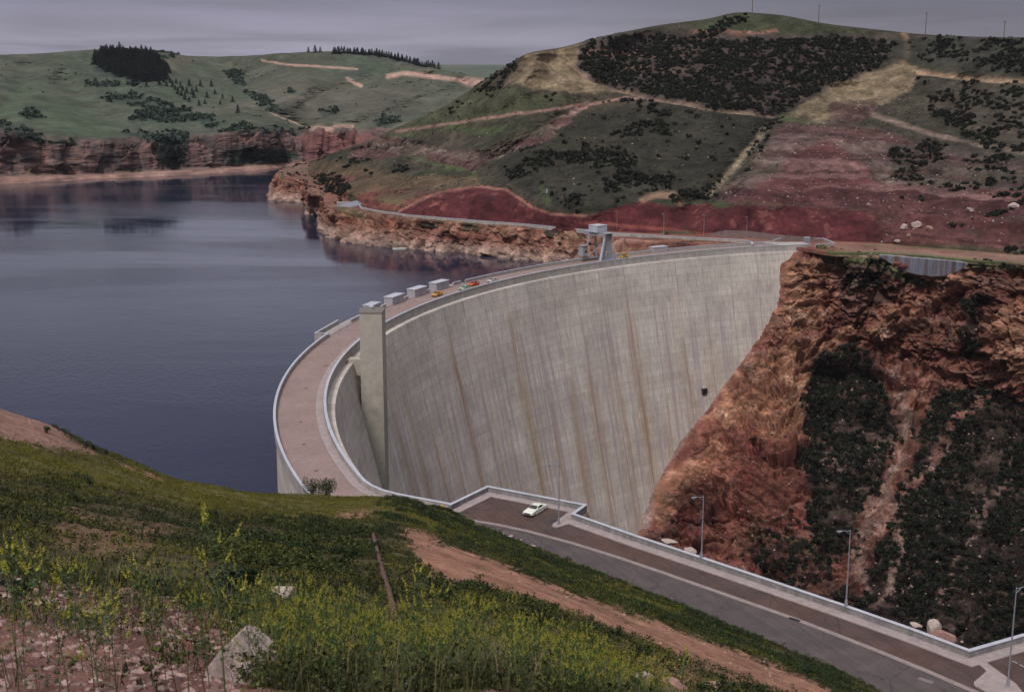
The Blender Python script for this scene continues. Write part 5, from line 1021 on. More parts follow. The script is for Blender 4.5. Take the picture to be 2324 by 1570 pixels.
# ================================================================== VEGETATION AND STONES
def rot_rand(n, r):
    q = r.normal(size=(n, 4)); q /= np.linalg.norm(q, axis=1, keepdims=True); w, x, y, z = q.T
    return np.stack([np.stack([1-2*(y*y+z*z), 2*(x*y-z*w), 2*(x*z+y*w)], -1), np.stack([2*(x*y+z*w), 1-2*(x*x+z*z), 2*(y*z-x*w)], -1), np.stack([2*(x*z-y*w), 2*(y*z+x*w), 1-2*(x*x+y*y)], -1)], 1)
def clump(n, rx, hz, size, r, c0, c1, lobes=4):
    """leafy dome: n triangles spread through several lobes; returns V (3n,3), C"""
    lc = np.stack([r.normal(size=lobes) * rx * .4, r.normal(size=lobes) * rx * .4, r.uniform(.35, .75, lobes) * hz], 1); k = r.integers(0, lobes, n)
    d = r.normal(size=(n, 3)); d /= np.linalg.norm(d, axis=1, keepdims=True); p = lc[k] + d * np.array([rx * .55, rx * .55, hz * .38]) * (r.random((n, 1)) ** .35)
    p[:, 2] = np.abs(p[:, 2]); M = rot_rand(n, r); s_ = size * r.uniform(.6, 1.4, (n, 1, 1)); t = np.array([[-.5, -.35, 0], [.5, -.35, 0], [0, .65, 0]])[None] * s_
    V = np.einsum('nij,nkj->nki', M, t) + p[:, None]; c = np.array(c0) + (np.array(c1) - np.array(c0)) * r.random((n, 1)); c = np.repeat(c * r.uniform(.7, 1.3, (n, 1)), 3, 0)
    return V.reshape(-1, 3), c
def conifer(n, h, w, r, c0, c1):
    z = r.random(n) ** .8 * .92 + .06; rad = (1 - z) * w * (.55 + .45 * r.random(n)) + .02; a_ = r.uniform(0, 2 * math.pi, n)
    p = np.stack([np.cos(a_) * rad, np.sin(a_) * rad, z * h], 1); out_ = np.stack([np.cos(a_), np.sin(a_), -.35 * np.ones(n)], 1); sd = np.stack([-np.sin(a_), np.cos(a_), np.zeros(n)], 1)
    s_ = (h * .15 * (1.15 - z * .7))[:, None]; V = np.stack([p - sd * s_ * .6 - out_ * s_ * .3, p + sd * s_ * .6 - out_ * s_ * .3, p + out_ * s_], 1)
    c = np.array(c0) + (np.array(c1) - np.array(c0)) * r.random((n, 1)); V = V.reshape(-1, 3); c = np.repeat(c, 3, 0)
    t = np.array([[-.03, 0, 0], [.03, 0, 0], [0, 0, 1], [0, -.03, 0], [0, .03, 0], [0, 0, 1.0]]) * [h, h, h * .95]
    return np.vstack([V, t]), np.vstack([c, np.full((6, 3), .03)])
def tri(n): return np.arange(n).reshape(-1, 3)
def scatter(name, protos, P, sc, r, mt, label=None, cat=None, tint=None, squash=None, kind='stuff', tilt=None):
    Vs, Cs = [], []; k = r.integers(0, len(protos), len(P)); a_ = r.uniform(0, 2 * math.pi, len(P))
    for i, (V, C_) in enumerate(protos):
        s_ = k == i
        if not s_.any(): continue
        c, s2 = np.cos(a_[s_]), np.sin(a_[s_]); X = V[None, :, 0] * c[:, None] - V[None, :, 1] * s2[:, None]; Y = V[None, :, 0] * s2[:, None] + V[None, :, 1] * c[:, None]; Z = np.broadcast_to(V[None, :, 2], X.shape)
        q = np.stack([X, Y, Z], -1) * sc[s_][:, None, None] + P[s_][:, None]; Vs.append(q.reshape(-1, 3))
        cc = np.broadcast_to(C_[None], q.shape); cc = cc * (tint[s_][:, None] if tint is not None else 1) * r.uniform(.65, 1.45, (s_.sum(), 1, 1)); Cs.append(cc.reshape(-1, 3))
    V = np.concatenate(Vs); o = link(name, npmesh(name, V, tri(len(V)), False, np.concatenate(Cs).clip(.003, .9)), mt); return tag(o, label, cat, None, kind)
def protos_to_obj(name, protos, mt):
    return [npmesh(name, V, tri(len(V)), False, C_) for V, C_ in protos]
def cellw(s_):
    du = np.gradient(s_.P, axis=1); dv_ = np.gradient(s_.P, axis=0); return np.linalg.norm(np.cross(du, dv_), axis=-1)
def facing(s_):
    n_ = s_.normals(); d = np.array([0, 0, H]) - s_.P; d /= np.linalg.norm(d, axis=-1, keepdims=True); return np.clip((n_ * d).sum(-1), 0, 1)
def inframe(s_, pad=40): x, y = bearing(s_.P); return ((x > -pad) & (x < 2324 + pad) & (y > -pad) & (y < 1570 + pad)).astype(float)
r2 = np.random.default_rng(11)
JC0, JC1 = (.005, .007, .005), (.024, .028, .016)
jun = [clump(150, 1.0, 1.0, .32, r2, JC0, JC1, 5) for _ in range(6)]; jun_s = [clump(46, 1.0, 1.0, .55, r2, JC0, JC1, 4) for _ in range(6)]
jun_me = protos_to_obj('juniper_shrub', jun, M_leaf)
for m_ in jun_me: m_.materials.append(M_leaf)
def thin(P, sc, k=1.0):
    return P
# --- east hill brush
x, y = eh.bx, eh.by; n1 = fbm(eh.P, (26, 26, 26), 4, 101); n2 = fbm(eh.P, (11, 11, 11), 3, 102)
clear = np.clip(tan * 1.1 + rd[0] + rd[1] + red * 1.2 + pink * .72, 0, 1)
den = eh.m([(1300, 150), (1330, 97), (1420, 76), (1500, 84), (1560, 90), (1640, 46), (1690, 30), (1700, 40), (1610, 95), (1760, 92), (1900, 84), (2030, 100), (1990, 155), (1900, 190), (1860, 210), (1760, 262), (1640, 250), (1480, 214), (1380, 196)], 4, 8) * (.42 + ss(-.45, .05, n2))
den = np.maximum(den, eh.m([(2060, 95), (2100, 82), (2324, 92), (2480, 90), (2480, 172), (2330, 168), (2200, 158), (2090, 140)], 5, 8) * ss(-.4, .2, n2) * 1.1)
den = np.maximum(den, eh.m([(2080, 180), (2200, 185), (2480, 190), (2480, 350), (2330, 345), (2200, 320), (2120, 260)], 8, 14) * ss(-.2, .25, n2) * .9)
den = np.maximum(den, eh.m([(1150, 145), (1200, 125), (1180, 165), (1120, 205), (1070, 215)], 5, 8) * ss(-.4, .1, n2) * 1.0)
den = np.maximum(den, eh.m([(1110, 370), (1330, 260), (1480, 235), (1740, 275), (1690, 360), (1600, 450), (1500, 440), (1440, 460), (1300, 480), (1200, 430)], 8, 12) * (ss(.22, .5, n1) * .9 + .02))
den = np.maximum(den, eh.m([(1520, 440), (1590, 430), (1580, 465), (1530, 460)], 5, 8) * .9); den = np.maximum(den, eh.m([(1340, 220), (1480, 232), (1520, 245), (1380, 240)], 4, 6) * ss(-.3, .2, n2) * .8)
den = np.maximum(den, eh.m([(840, 310), (1000, 245), (1150, 150), (1250, 200), (1330, 225), (1100, 280), (930, 315)], 6, 10) * (ss(.3, .55, n1) * .6 + .012) * ss(-.2, .2, n2))
den = np.maximum(den, eh.m([(1180, 180), (1320, 170), (1330, 220), (1250, 230)], 8, 10) * ss(.0, .35, n2) * .5)
den = np.maximum(den, eh.m([(2000, 330), (2330, 360), (2330, 470), (2100, 440)], 10, 20) * ss(.1, .4, n1) * .8); den = np.maximum(den, eh.m([(2180, 480), (2330, 500), (2330, 580), (2240, 560)], 10, 14) * ss(-.1, .3, n2) * .8)
den = np.maximum(den, eh.m([(640, 398), (760, 395), (800, 420), (760, 462), (690, 440)], 6, 10) * ss(-.2, .2, n2)); den = np.maximum(den, eh.m([(740, 360), (860, 372), (930, 385), (900, 405), (780, 390)], 6, 14) * ss(.05, .3, n2))
den = np.maximum(den, eh.ln([(1770, 268), (1700, 350), (1600, 445)], 12, 12) * ss(0, .35, n2) * .45)
den = np.maximum(den, eh.m([(2010, 330), (2120, 320), (2480, 370), (2480, 590), (2200, 560), (2060, 470)], 12, 24) * ss(.05, .35, n1 * .5 + n2 * .6) * .9)
den = np.maximum(den * (1 - clear), den * .6 * pink * (x > 1900)) * vis; w = den * cellw(eh)
nJ = int(min(34000, w.sum() / 1.25)); print('NJ', nJ, w.sum()); PJ, i_, j_ = sample(eh, w, nJ, r2); sJ = r2.uniform(.75, 1.9, nJ) ** 1.0 * 1.05
# --- canyon wall brush
x, y = ab.bx, ab.by; n3 = fbm(ab.P, (12, 12, 12), 4, 103)
dc = np.clip(dark * (.10 + 1.0 * ss(-.25, .2, n3)) * (1 - gully * .9) + grn * .5 * ss(-.1, .3, n3) + (1 - tanr) * .10 * ss(.2, .5, n3) * ss(-40, -70, ab.P[..., 2]), 0, 1.2) * infront
wc = dc * cellw(ab) * inframe(ab) * (.2 + .8 * facing(ab)); nC = int(min(12000, wc.sum() / 1.7)); print('NC', nC, wc.sum()); PC, i_, j_ = sample(ab, wc, nC, r2); sC = r2.uniform(.55, 1.7, nC)
x, y = pc.bx, pc.by; wpc = (ss(.1, .5, fbm(pc.P, 6, 3, 104)) * ss(-9, -2, pc.P[..., 2]) * .5 + pc.m([(640, 400), (760, 400), (770, 455), (660, 440)], 6) * .9) * cellw(pc) * ss(.5, -.2, pc.P[..., 2] - .0)
nP = 260; PP, i_, j_ = sample(pc, wpc, nP, r2); sP = r2.uniform(.5, 1.5, nP)
allP = np.vstack([PJ, PC, PP]); allS = np.r_[sJ, sC, sP]; src = np.r_[np.zeros(nJ), np.ones(nC), np.full(nP, 2)]
bx_, by_ = bearing(allP); vis_px = allS / allP[:, 1] * ((bx_ > 0) & (bx_ < 2324) & (by_ > 0) & (by_ < 1480)); order = np.argsort(-vis_px)
# keep individuals of the canyon side to those above the road wall
wall_line = np.interp(bx_, [1440, 1592, 1920, 2200, 2324], [1205, 1255, 1365, 1465, 1430]); okv = (src == 0) | (src == 2) | ((by_ < wall_line - 6) & (bx_ > 1450)); order = [i for i in order if okv[i]][:300]
names = {0: ('dark juniper shrub growing on the east hill slope', 'dark juniper shrubs over the east hill and canyon wall'), 1: ('dark juniper shrub clinging to the steep canyon wall beyond the road', 'dark juniper shrubs over the east hill and canyon wall'), 2: ('dark shrub rooted on the orange peninsula cliff', 'dark juniper shrubs over the east hill and canyon wall')}
for q, i in enumerate(order):
    o = bpy.data.objects.new('juniper_shrub', jun_me[q % 6]); col.objects.link(o); s_ = allS[i]; o.location = allP[i] - [0, 0, .15]; o.scale = (s_ * 1.1, s_ * 1.1, s_ * r2.uniform(.8, 1.15)); o.rotation_euler = (0, 0, r2.uniform(0, 6.28))
    tag(o, names[int(src[i])][0], 'shrub', names[int(src[i])][1])
rest = np.ones(len(allP), bool); rest[order] = False
scatter('hillside_brush', jun_s, allP[rest & (src != 1)] - [0, 0, .1], allS[rest & (src != 1)], r2, M_leaf, 'dark juniper brush covering the east hill', 'brush')
scatter('canyon_brush', [clump(90, 1.0, 1.0, .42, r2, JC0, JC1, 5) for _ in range(5)], allP[rest & (src == 1)] - [0, 0, .1], allS[rest & (src == 1)], r2, M_leaf, 'dark brush covering the lower canyon wall', 'brush')
# low tussocks over the green parts of the east hill
w = (1 - clear) * vis * ss(-.3, .5, n2) * cellw(eh) * (x_ := 1.0); PT, i_, j_ = sample(eh, w, 12000, r2)
scatter('hill_tussocks', [clump(8, .8, .5, .5, r2, (.026, .027, .017), (.060, .056, .034), 2) for _ in range(4)], PT, r2.uniform(.5, 1.3, 12000), r2, M_leaf, 'grass tussocks and low scrub over the east hill', 'grass')
# --- far hills: brush and conifers
wf = fh.veg * cellw(fh) * ss(-.3, .2, fbm(fh.P, 14, 3, 105)); PF, i_, j_ = sample(fh, wf, 2600, r2)
scatter('far_brush', [clump(20, 1.0, .9, .7, r2, (.020, .034, .026), (.042, .062, .042), 3) for _ in range(5)], PF, r2.uniform(1.5, 3.4, 2600), r2, M_leaf, 'dark brush patches on the far green hills', 'brush')
ws = cl * cellw(fh) * ss(.1, .5, fbm(fh.P, 60, 4, 106)); PF, i_, j_ = sample(fh, ws, 700, r2)
scatter('far_scrub', [clump(14, 1.0, .8, .8, r2, (.028, .042, .03), (.05, .065, .045), 2) for _ in range(3)], PF, r2.uniform(.7, 1.7, 700), r2, M_leaf, 'scattered low scrub on the far green hills', 'brush')
con = [conifer(190, 1.0, .30, r2, (.007, .012, .012), (.016, .026, .022)) for _ in range(5)]; con_me = protos_to_obj('pine_tree', con, M_leaf)
for m_ in con_me: m_.materials.append(M_leaf)
from mathutils.bvhtree import BVHTree
def bvh(s_):
    q = s_.faces(); return BVHTree.FromPolygons(s_.P.reshape(-1, 3).tolist(), q.tolist())
fhb = bvh(fh); fgb = bvh(fg); ehb = bvh(eh)
def hit(b_, px, py):
    d = ray(px, py); loc, n_, i_, dd_ = b_.ray_cast(Vector((0, 0, H)), Vector(d.tolist())); return None if loc is None else np.array(loc)
def pines(pts, h0, h1, label, group='dark pines on the far hills'):
    for pxx, py in pts:
        P_ = hit(fhb, pxx, py)
        if P_ is None: continue
        o = bpy.data.objects.new('pine_tree', con_me[random.randrange(5)]); col.objects.link(o); h_ = random.uniform(h0, h1); o.location = P_ - [0, 0, .4]; o.scale = (h_ * 1.15, h_ * 1.15, h_); o.rotation_euler = (0, 0, random.uniform(0, 6)); tag(o, label, 'pine tree', group)
gp_ = [(217, 122), (240, 116), (330, 122), (352, 132), (372, 150), (385, 168), (378, 180), (352, 184), (322, 189), (300, 184), (262, 172), (234, 156), (214, 150)]
pts = []
for yy in np.arange(118, 190, 5.6):
    for xx in np.arange(212, 388, 6.6):
        a_, b_ = xx + random.uniform(-3, 3), yy + random.uniform(-2, 2)
        if poly_sd(gp_, np.array([a_]), np.array([b_]))[0] > -1: pts.append((a_, b_))
pines(pts, 7.5, 13, 'dark pine in the dense grove on the far hilltop')
pts = [(755 + t * 190 + random.uniform(-3, 3), np.interp(755 + t * 190, [755, 800, 880, 905, 940], [118.5, 118.5, 127, 134, 142]) + random.uniform(.5, 4)) for t in np.linspace(0, 1, 46)] + [(940 + t * 60, 146 + t * 11 + random.uniform(-1, 3)) for t in np.linspace(0, 1, 14)] + [(700, 119), (715, 119), (727, 119)]
pines(pts, 6, 9.5, 'dark pine standing along the far ridge line')
pts = [(302, 196), (308, 194), (333, 197), (392, 198), (386, 188), (400, 190), (398, 205), (415, 206), (424, 212), (436, 214), (440, 222), (430, 232), (452, 240), (410, 200), (378, 196), (362, 194), (470, 222), (488, 214), (505, 224), (480, 196), (372, 188), (420, 226), (446, 208), (455, 196), (465, 236), (500, 238), (528, 232), (540, 256), (430, 196), (404, 214), (412, 218), (360, 168 + 20)]
pines(pts, 5.5, 8.5, 'small dark pine scattered on the far slope below the grove')
pts = [(556 + random.uniform(0, 96), random.uniform(352, 366)) for _ in range(22)] + [(378 + random.uniform(0, 40), random.uniform(352, 376)) for _ in range(5)]
pines(pts, 7.5, 11.5, 'dark pine at the foot of the far cliff by the water')

# --- stones
def rock_mesh(seed, cuts=9, sub=3, rough=.12, col_=None):
    import bmesh; b_ = bmesh.new(); bmesh.ops.create_icosphere(b_, subdivisions=sub, radius=1); r = random.Random(seed)
    pl = [(Vector((r.gauss(0, 1), r.gauss(0, 1), r.gauss(0, 1))).normalized(), r.uniform(.55, .85)) for _ in range(cuts)]
    for v_ in b_.verts:
        for n_, d_ in pl:
            e = v_.co.dot(n_) - d_
            if e > 0: v_.co -= n_ * e
    V = np.array([v_.co[:] for v_ in b_.verts]); nz_ = fbm(V + seed * 3.1, .6, 4, seed); V *= (1 + rough * nz_)[:, None]
    for v_, c in zip(b_.verts, V): v_.co = c
    me = bpy.data.meshes.new('rock'); b_.to_mesh(me); b_.free(); me.polygons.foreach_set('use_smooth', [False] * len(me.polygons)); return me
rk = [rock_mesh(k, 10, 3) for k in range(6)]; rk_pale = []; rk_red = []
for m_ in rk:
    a_ = m_.copy(); a_.materials.append(M_stone); rk_pale.append(a_); b_ = m_.copy(); b_.materials.append(M_stone_r); rk_red.append(b_)
def rock(P_, s_, me, label, group=None, rz=None, name='boulder'):
    o = bpy.data.objects.new(name, me); col.objects.link(o); o.location = P_; o.scale = s_; o.rotation_euler = (random.uniform(-.2, .2), random.uniform(-.2, .2), random.uniform(0, 6) if rz is None else rz); return tag(o, label, 'rock', group)
for (pxx, py, s_, me, lb) in ((636, 1352, (.20, .13, .085), rk_pale[0], 'flat-topped pale boulder in the dark grass behind the rubble'), (596, 1396, (.075, .06, .05), rk_pale[1], 'small pale stone on the red gravel edge'),
                        (190, 1322, (.085, .06, .06), rk_red[2], 'pinkish stone on the crest of the rubble at far left'), (866, 1446, (.05, .04, .035), rk_pale[3], 'small white stone among the yellow flowers in the middle'), (285, 1345, (.11, .06, .045), rk_red[4], 'pinkish stone on the rubble crest left of the juniper'),
                        (1458, 1540, (.10, .08, .06), rk_pale[2], 'pale stone at bottom centre right among grey plants'), (1530, 1557, (.13, .08, .07), rk_red[0], 'reddish stone at the bottom edge, left one of a pair'), (1612, 1560, (.11, .09, .08), rk_red[5], 'reddish stone at the bottom edge, right one of a pair')):
    P_ = hit(fgb, pxx, py)
    if P_ is not None: d_ = P_[1]; k = max(1, d_ / 9.5) if pxx > 700 or d_ > 12 else 1; rock(P_, tuple(q_ * k for q_ in s_), me, lb)
P_ = hit(fgb, 528, 1545); big = rock_mesh(41, 12, 4, .10); big.materials.append(M_stone); rock(P_ + [.03, .10, -.10], (.19, .24, .34), big, 'large pale slab of rock standing in the foreground flowers', None, .5)
for (pxx, py, s_, k, lb) in ((2050, 518, 3.4, 0, 'large pale block, upper left of the rockfall below the cut bank'), (2078, 512, 3.6, 1, 'large slanted pale block in the middle of the rockfall'), (2108, 520, 2.6, 2, 'pale block at the right of the rockfall'), (2062, 535, 1.8, 3, 'small pale block low in the rockfall'), (2036, 548, 1.8, 4, 'small white block beside the dirt road'), (2200, 478, 3.0, 5, 'pale boulder high on the slope right of the rockfall'), (2300, 470, 3.5, 0, 'pale boulder near the right edge above the dirt road')):
    P_ = hit(ehb, pxx, py)
    if P_ is not None: s_ *= .62; rock(P_ + [0, -s_ * .2, s_ * .15], (s_ * 1.3, s_, s_ * .8), (rk_red if k in (2, 3) else rk_pale)[k], lb)
# pale outcrops just outside the canyon wall
for (pxx, py, s_, lb) in ((2112, 1424, (1.1, .9, 1.4), 'pale pink outcrop rising just beyond the canyon wall'), (2135, 1446, (1.9, 1.2, 1.2), 'lower reddish outcrop right behind the canyon wall'), (2072, 1418, (1.0, .6, .5), 'flat pale rock peeking over the canyon wall'), (1512, 1228, (1.7, .9, .55), 'wide pale rock ledge just beyond the wall near the dam foot'), (1560, 1246, (1.2, .7, .45), 'second pale ledge beyond the wall left of the lamp post')):
    P_ = PZ(pxx, py, .4); rock(P_ + np.array([.5, .4, -.3]), s_, rk_pale[int(pxx) % 5] if pxx != 2135 else rk_red[1], lb, None, -.7, 'outcrop')
def pebble(r):
    V = np.array([[1, 0, 0], [-1, 0, 0], [0, 1, 0], [0, -1, 0], [0, 0, .8], [0, 0, -.6]], float) * r.uniform(.6, 1.3, (6, 1)); F_ = [(0, 2, 4), (2, 1, 4), (1, 3, 4), (3, 0, 4), (2, 0, 5), (1, 2, 5), (3, 1, 5), (0, 3, 5)]
    V = V[np.array(F_).ravel()]; return V, np.repeat(r.uniform(.75, 1.15, (8, 1)), 3, 0) * np.ones(3)
peb = [pebble(r2) for _ in range(6)]
def cobble(seed):
    me = rock_mesh(seed, 14, 2, .22); n_ = len(me.polygons); V = np.array([v_.co[:] for v_ in me.vertices]); F_ = np.array([p_.vertices[:] for p_ in me.polygons]); V = V[F_.ravel()]; bpy.data.meshes.remove(me); return V * [1, .8, .6], np.ones(V.shape)
cob = [cobble(200 + k) for k in range(6)]
def pebs(name, sheet_, w, n, s0, s1, cA, cB, label, peb=peb):
    P_, i_, j_ = sample(sheet_, w, n, r2); t_ = r2.random((n, 1)); scatter(name, peb, P_, s0 * (s1 / s0) ** (r2.random(n) ** 2.6), r2, M_leaf, label, 'stones', np.array(cA) + (np.array(cB) - np.array(cA)) * t_)
pebs('rubble', fg, rubble * cellw(fg) * inframe(fg, 60) * ss(3.8, 4.6, Yg := fg.P[..., 1]), 7500, .004, .055, (.11, .052, .046), (.34, .235, .205), 'pinkish rubble and gravel in the foreground', cob)
pebs('slope_stones', fg, (dirt * .8 + .03) * cellw(fg) * ss(10, 20, fg.P[..., 1]) * inframe(fg), 2600, .03, .16, (.26, .15, .11), (.45, .36, .30), 'loose stones on the bare soil of the near slope')
pebs('talus', ab, (gully * 1.3 + dark * .22 + .10 + tanr * .1) * cellw(ab) * inframe(ab) * infront, 8000, .12, .75, (.14, .085, .07), (.33, .24, .205), 'pale talus blocks strewn over the canyon wall')
pebs('hill_talus', eh, (pink * .8 + tan * .5 + .08 * (1 - clear)) * cellw(eh) * vis, 9000, .2, .9, (.12, .08, .07), (.27, .20, .17), 'pale loose blocks over the east hill cuts')
pebs('embankment_stones', em, cellw(em), 1500, .15, .7, (.22, .13, .10), (.45, .33, .28), 'loose rock on the road embankment')
P_ = [PZ(px_, py_, .2) + np.array([random.uniform(-.6, .6), random.uniform(-.6, .6), 0]) for px_, py_ in [(1150 + t * 85, 1214 + t * 40) for t in np.linspace(0, 1, 30)]]
scatter('riprap', peb, np.array(P_), r2.uniform(.12, .4, 30), r2, M_leaf, 'pale riprap at the road edge', 'stones', np.full((30, 3), .40) * [1.1, .8, .7])

# --- near slope grass and weeds
Yd = fg.P[..., 1]; aw = cellw(fg) * inframe(fg, 80)
gdark = [clump(22, .42, .40, .115, r2, (.018, .025, .009), (.055, .063, .020), 3) for _ in range(6)]
w = fg.vg ** 1.5 * aw * ss(13, 19, Yd) * (.22 + .78 * ss(-.30, .25, fbm(fg.P, (4, 4, 4), 4, 111))); n_ = 62000; PG, i_, j_ = sample(fg, w, n_, r2)
yl = fg.yel[i_, j_]; pat = ss(-.15, .4, fbm(PG, (7, 7, 7), 3, 112)); t_ = np.clip(yl * .85 + pat * .45 + r2.normal(size=n_) * .12, 0, 1)[:, None]
tint = np.array([.72, .74, .8]) * (1 - t_) + np.array([3.0, 2.3, 1.0]) * t_
scatter('slope_weeds', gdark, PG - [0, 0, .05], r2.uniform(.35, .95, n_) * (1 - .25 * t_[:, 0]) * (.55 + .45 * ss(20, 50, PG[:, 1])), r2, M_leaf, 'thick green weeds covering the near slope', 'grass', tint)
wb = ss(-.35, .15, fbm(fg.P, (9, 9, 9), 3, 121)) * np.clip(fg.ln([(880, 1165), (960, 1160), (1060, 1200), (1180, 1255), (1330, 1325), (1560, 1410), (1780, 1495), (1960, 1580)], 22, 14) * .9 + fg.m([(480, 1190), (820, 1190), (860, 1260), (700, 1340), (500, 1300)], 16, 26) * .5 + fg.m([(30, 1090), (200, 1090), (160, 1170), (20, 1170)], 12, 20) * .35 + fg.ln([(1000, 1340), (1200, 1400), (1450, 1490), (1650, 1570)], 16, 16) * .6, 0, 1) * aw * fg.vg * ss(-.1, .3, fbm(fg.P, (3.5, 3.5, 3.5), 3, 117)) * ss(16, 24, Yd)
PB, i_, j_ = sample(fg, wb, 9000, r2)
tb = ss(-.2, .5, fbm(PB, 6, 3, 118))[:, None]
scatter('slope_bushes', [clump(80, .55, .58, .115, r2, (.012, .021, .009), (.034, .050, .015), 4) for _ in range(5)], PB - [0, 0, .05], r2.uniform(.4, 1.2, 9000) * (.6 + .4 * ss(20, 60, PB[:, 1])), r2, M_leaf, 'darker leafy clumps on the near slope', 'weeds', np.array([1, 1, 1.]) * (1 - tb) + np.array([2.6, 1.9, 1.1]) * tb)
def blades(n, h, w_, r, c0, c1):
    a_ = r.uniform(0, 6.28, n); b = np.stack([r.normal(size=n) * .06, r.normal(size=n) * .06, np.zeros(n)], 1); sd = np.stack([-np.sin(a_), np.cos(a_), np.zeros(n)], 1) * w_; ln_ = r.uniform(.1, .5, n)[:, None] * np.stack([np.cos(a_), np.sin(a_), np.zeros(n)], 1) * h
    hh = h * r.uniform(.5, 1.1, n)[:, None] * np.array([0, 0, 1]); mid = b + ln_ * .35 + hh * .6; tip = b + ln_ + hh
    V = np.stack([b - sd, b + sd, mid, mid - sd * .8, mid + sd * .8, tip], 1)[:, [0, 1, 4, 0, 4, 3, 3, 4, 5]].reshape(-1, 3); c = np.array(c0) + (np.array(c1) - np.array(c0)) * r.random((n, 1)); return V, np.repeat(c, 9, 0)
gb = [blades(9, .24, .0028, r2, (.045, .055, .020), (.13, .125, .050)) for _ in range(3)] + [clump(44, .10, .17, .020, r2, (.022, .034, .011), (.085, .092, .024), 4) for _ in range(5)] + [blades(7, .34, .0022, r2, (.14, .115, .07), (.24, .20, .13))] + [clump(40, .11, .13, .018, r2, (.07, .085, .06), (.14, .15, .11), 4)]
gmask = fg.m([(560, 1420), (680, 1425), (760, 1420), (1000, 1460), (1200, 1500), (1500, 1500), (1700, 1560), (1700, 1800), (560, 1800)], 12, 20) * ss(17, 12, Yd)
wn_ = ((1 - rubble) * fg.vg * .8 + gmask + rubble * .38 * ss(-.1, .3, fbm(fg.P, .8, 3, 113))) * aw * ss(16, 11, Yd) * ss(4.6, 5.6, Yd); PG, i_, j_ = sample(fg, wn_, 12000, r2)
scatter('near_grass', gb, PG - [0, 0, .01], r2.uniform(.5, 1.25, 12000), r2, M_leaf, 'tangle of green grass and leaves in the foreground', 'grass', np.array([.85, .82, .8]) * r2.uniform(.55, 1.4, (12000, 1)))
# --- yellow sweet clover
M_stem = simple('clover_stem', (.075, .095, .03), .7, 0, .2, 20); M_cl = simple('clover_leaf', (.05, .085, .028), .7, 0, .3, 30); M_fl = simple('clover_blossom', (.32, .30, .03), .7, 0, .25, 40)
def clover(seed, h=1.0):
    r = np.random.default_rng(seed); st = MB(); lf = []; fl_ = []
    bend = r.normal(size=2) * .10
    def sp_(t): return np.array([bend[0] * t * t, bend[1] * t * t, t]) * h
    ts = np.linspace(0, 1, 7)
    for a_, b_ in zip(ts[:-1], ts[1:]): st.cyl(sp_(a_), sp_(b_), .0042 * (1.15 - a_), .0042 * (1.15 - b_), 5, False)
    def raceme(p0, d, L_):
        for k in range(int(26 * L_ / .08)):
            t = r.random(); p = p0 + d * t * L_ + r.normal(size=3) * .0045 * (1.2 - t * .8); M_ = rot_rand(1, r)[0]; s_ = .0140 * (1.1 - .5 * t); fl_.append((M_ @ (np.array([[-.5, -.4, 0], [.5, -.4, 0], [0, .7, 0]]).T * s_)).T + p)
    def leaf(p):
        for k in range(3): M_ = rot_rand(1, r)[0]; s_ = .022 * r.uniform(.7, 1.3); lf.append((M_ @ (np.array([[-.35, -.1, 0], [.35, -.1, 0], [0, 1.0, 0]]).T * s_)).T + p)
    for k in range(r.integers(8, 13)):
        t = r.uniform(.22, .92); a_ = r.uniform(0, 6.28); L_ = h * (1 - t) * r.uniform(.35, .6) + .05; p0 = sp_(t); d = np.array([math.cos(a_) * .55, math.sin(a_) * .55, .9]); d /= np.linalg.norm(d); p1 = p0 + d * L_
        st.cyl(p0, p1, .0024, .0016, 4, False); raceme(p1 - d * .01, d * .85 + np.array([0, 0, .25]), r.uniform(.05, .10))
        for q in range(4): leaf(p0 + d * L_ * r.uniform(.1, .9) + r.normal(size=3) * .012)
    raceme(sp_(.95), np.array([bend[0], bend[1], 1.0]), .11)
    for q in range(16): leaf(sp_(r.uniform(.1, .9)) + r.normal(size=3) * .02)
    a = bpy.data.meshes.new('stem'); a.from_pydata(st.v, [], st.f); a.materials.append(M_stem)
    L_ = np.concatenate(lf); b = npmesh('leaves', L_, tri(len(L_)), False); b.materials.append(M_cl); F__ = np.concatenate(fl_); c = npmesh('flower_spikes', F__, tri(len(F__)), False); c.materials.append(M_fl)
    return a, b, c
CL = [clover(50 + k) for k in range(6)]
CL1 = []
for a_, b_, c_ in CL:
    vs, fs, cs, base = [], [], [], 0
    for me, cc in ((a_, (.075, .095, .03)), (b_, (.05, .085, .028)), (c_, (.25, .235, .035))):
        for p_ in me.polygons: fs.append([i_ + base for i_ in p_.vertices])
        vs += [v_.co[:] for v_ in me.vertices]; cs += [cc] * len(me.vertices); base += len(me.vertices)
    me = bpy.data.meshes.new('sweet_clover'); me.from_pydata(vs, [], fs); at_ = me.color_attributes.new('col', 'FLOAT_COLOR', 'POINT')
    at_.data.foreach_set('color', np.c_[np.array(cs), np.ones(len(cs))].astype(np.float32).ravel()); me.materials.append(M_leaf); CL1.append(me)
def put_clover(P_, h, label, group='yellow sweet clover stalks in the foreground', k=None, one=False):
    k = random.randrange(6) if k is None else k
    if one:
        r_ = link('sweet_clover', CL1[k]); r_.location = P_; r_.rotation_euler = (0, 0, random.uniform(0, 6.28)); r_.scale = (max(h, .5), max(h, .5), h); return tag(r_, label, 'wild flower', group)
    r_ = empty('sweet_clover', P_, random.uniform(0, 6.28), label, 'wild flower', group); r_.scale = (max(h, .62),) * 2 + (h,)
    for nm, me in zip(('stem', 'leaves', 'blossom'), CL[k]): link(nm, me, None, r_)
    return r_
fgb2 = fgb
def ground_at(X, Y):
    loc, n_, i_, d_ = fgb2.ray_cast(Vector((X, Y, 200)), Vector((0, 0, -1))); return None if loc is None else np.array(loc)
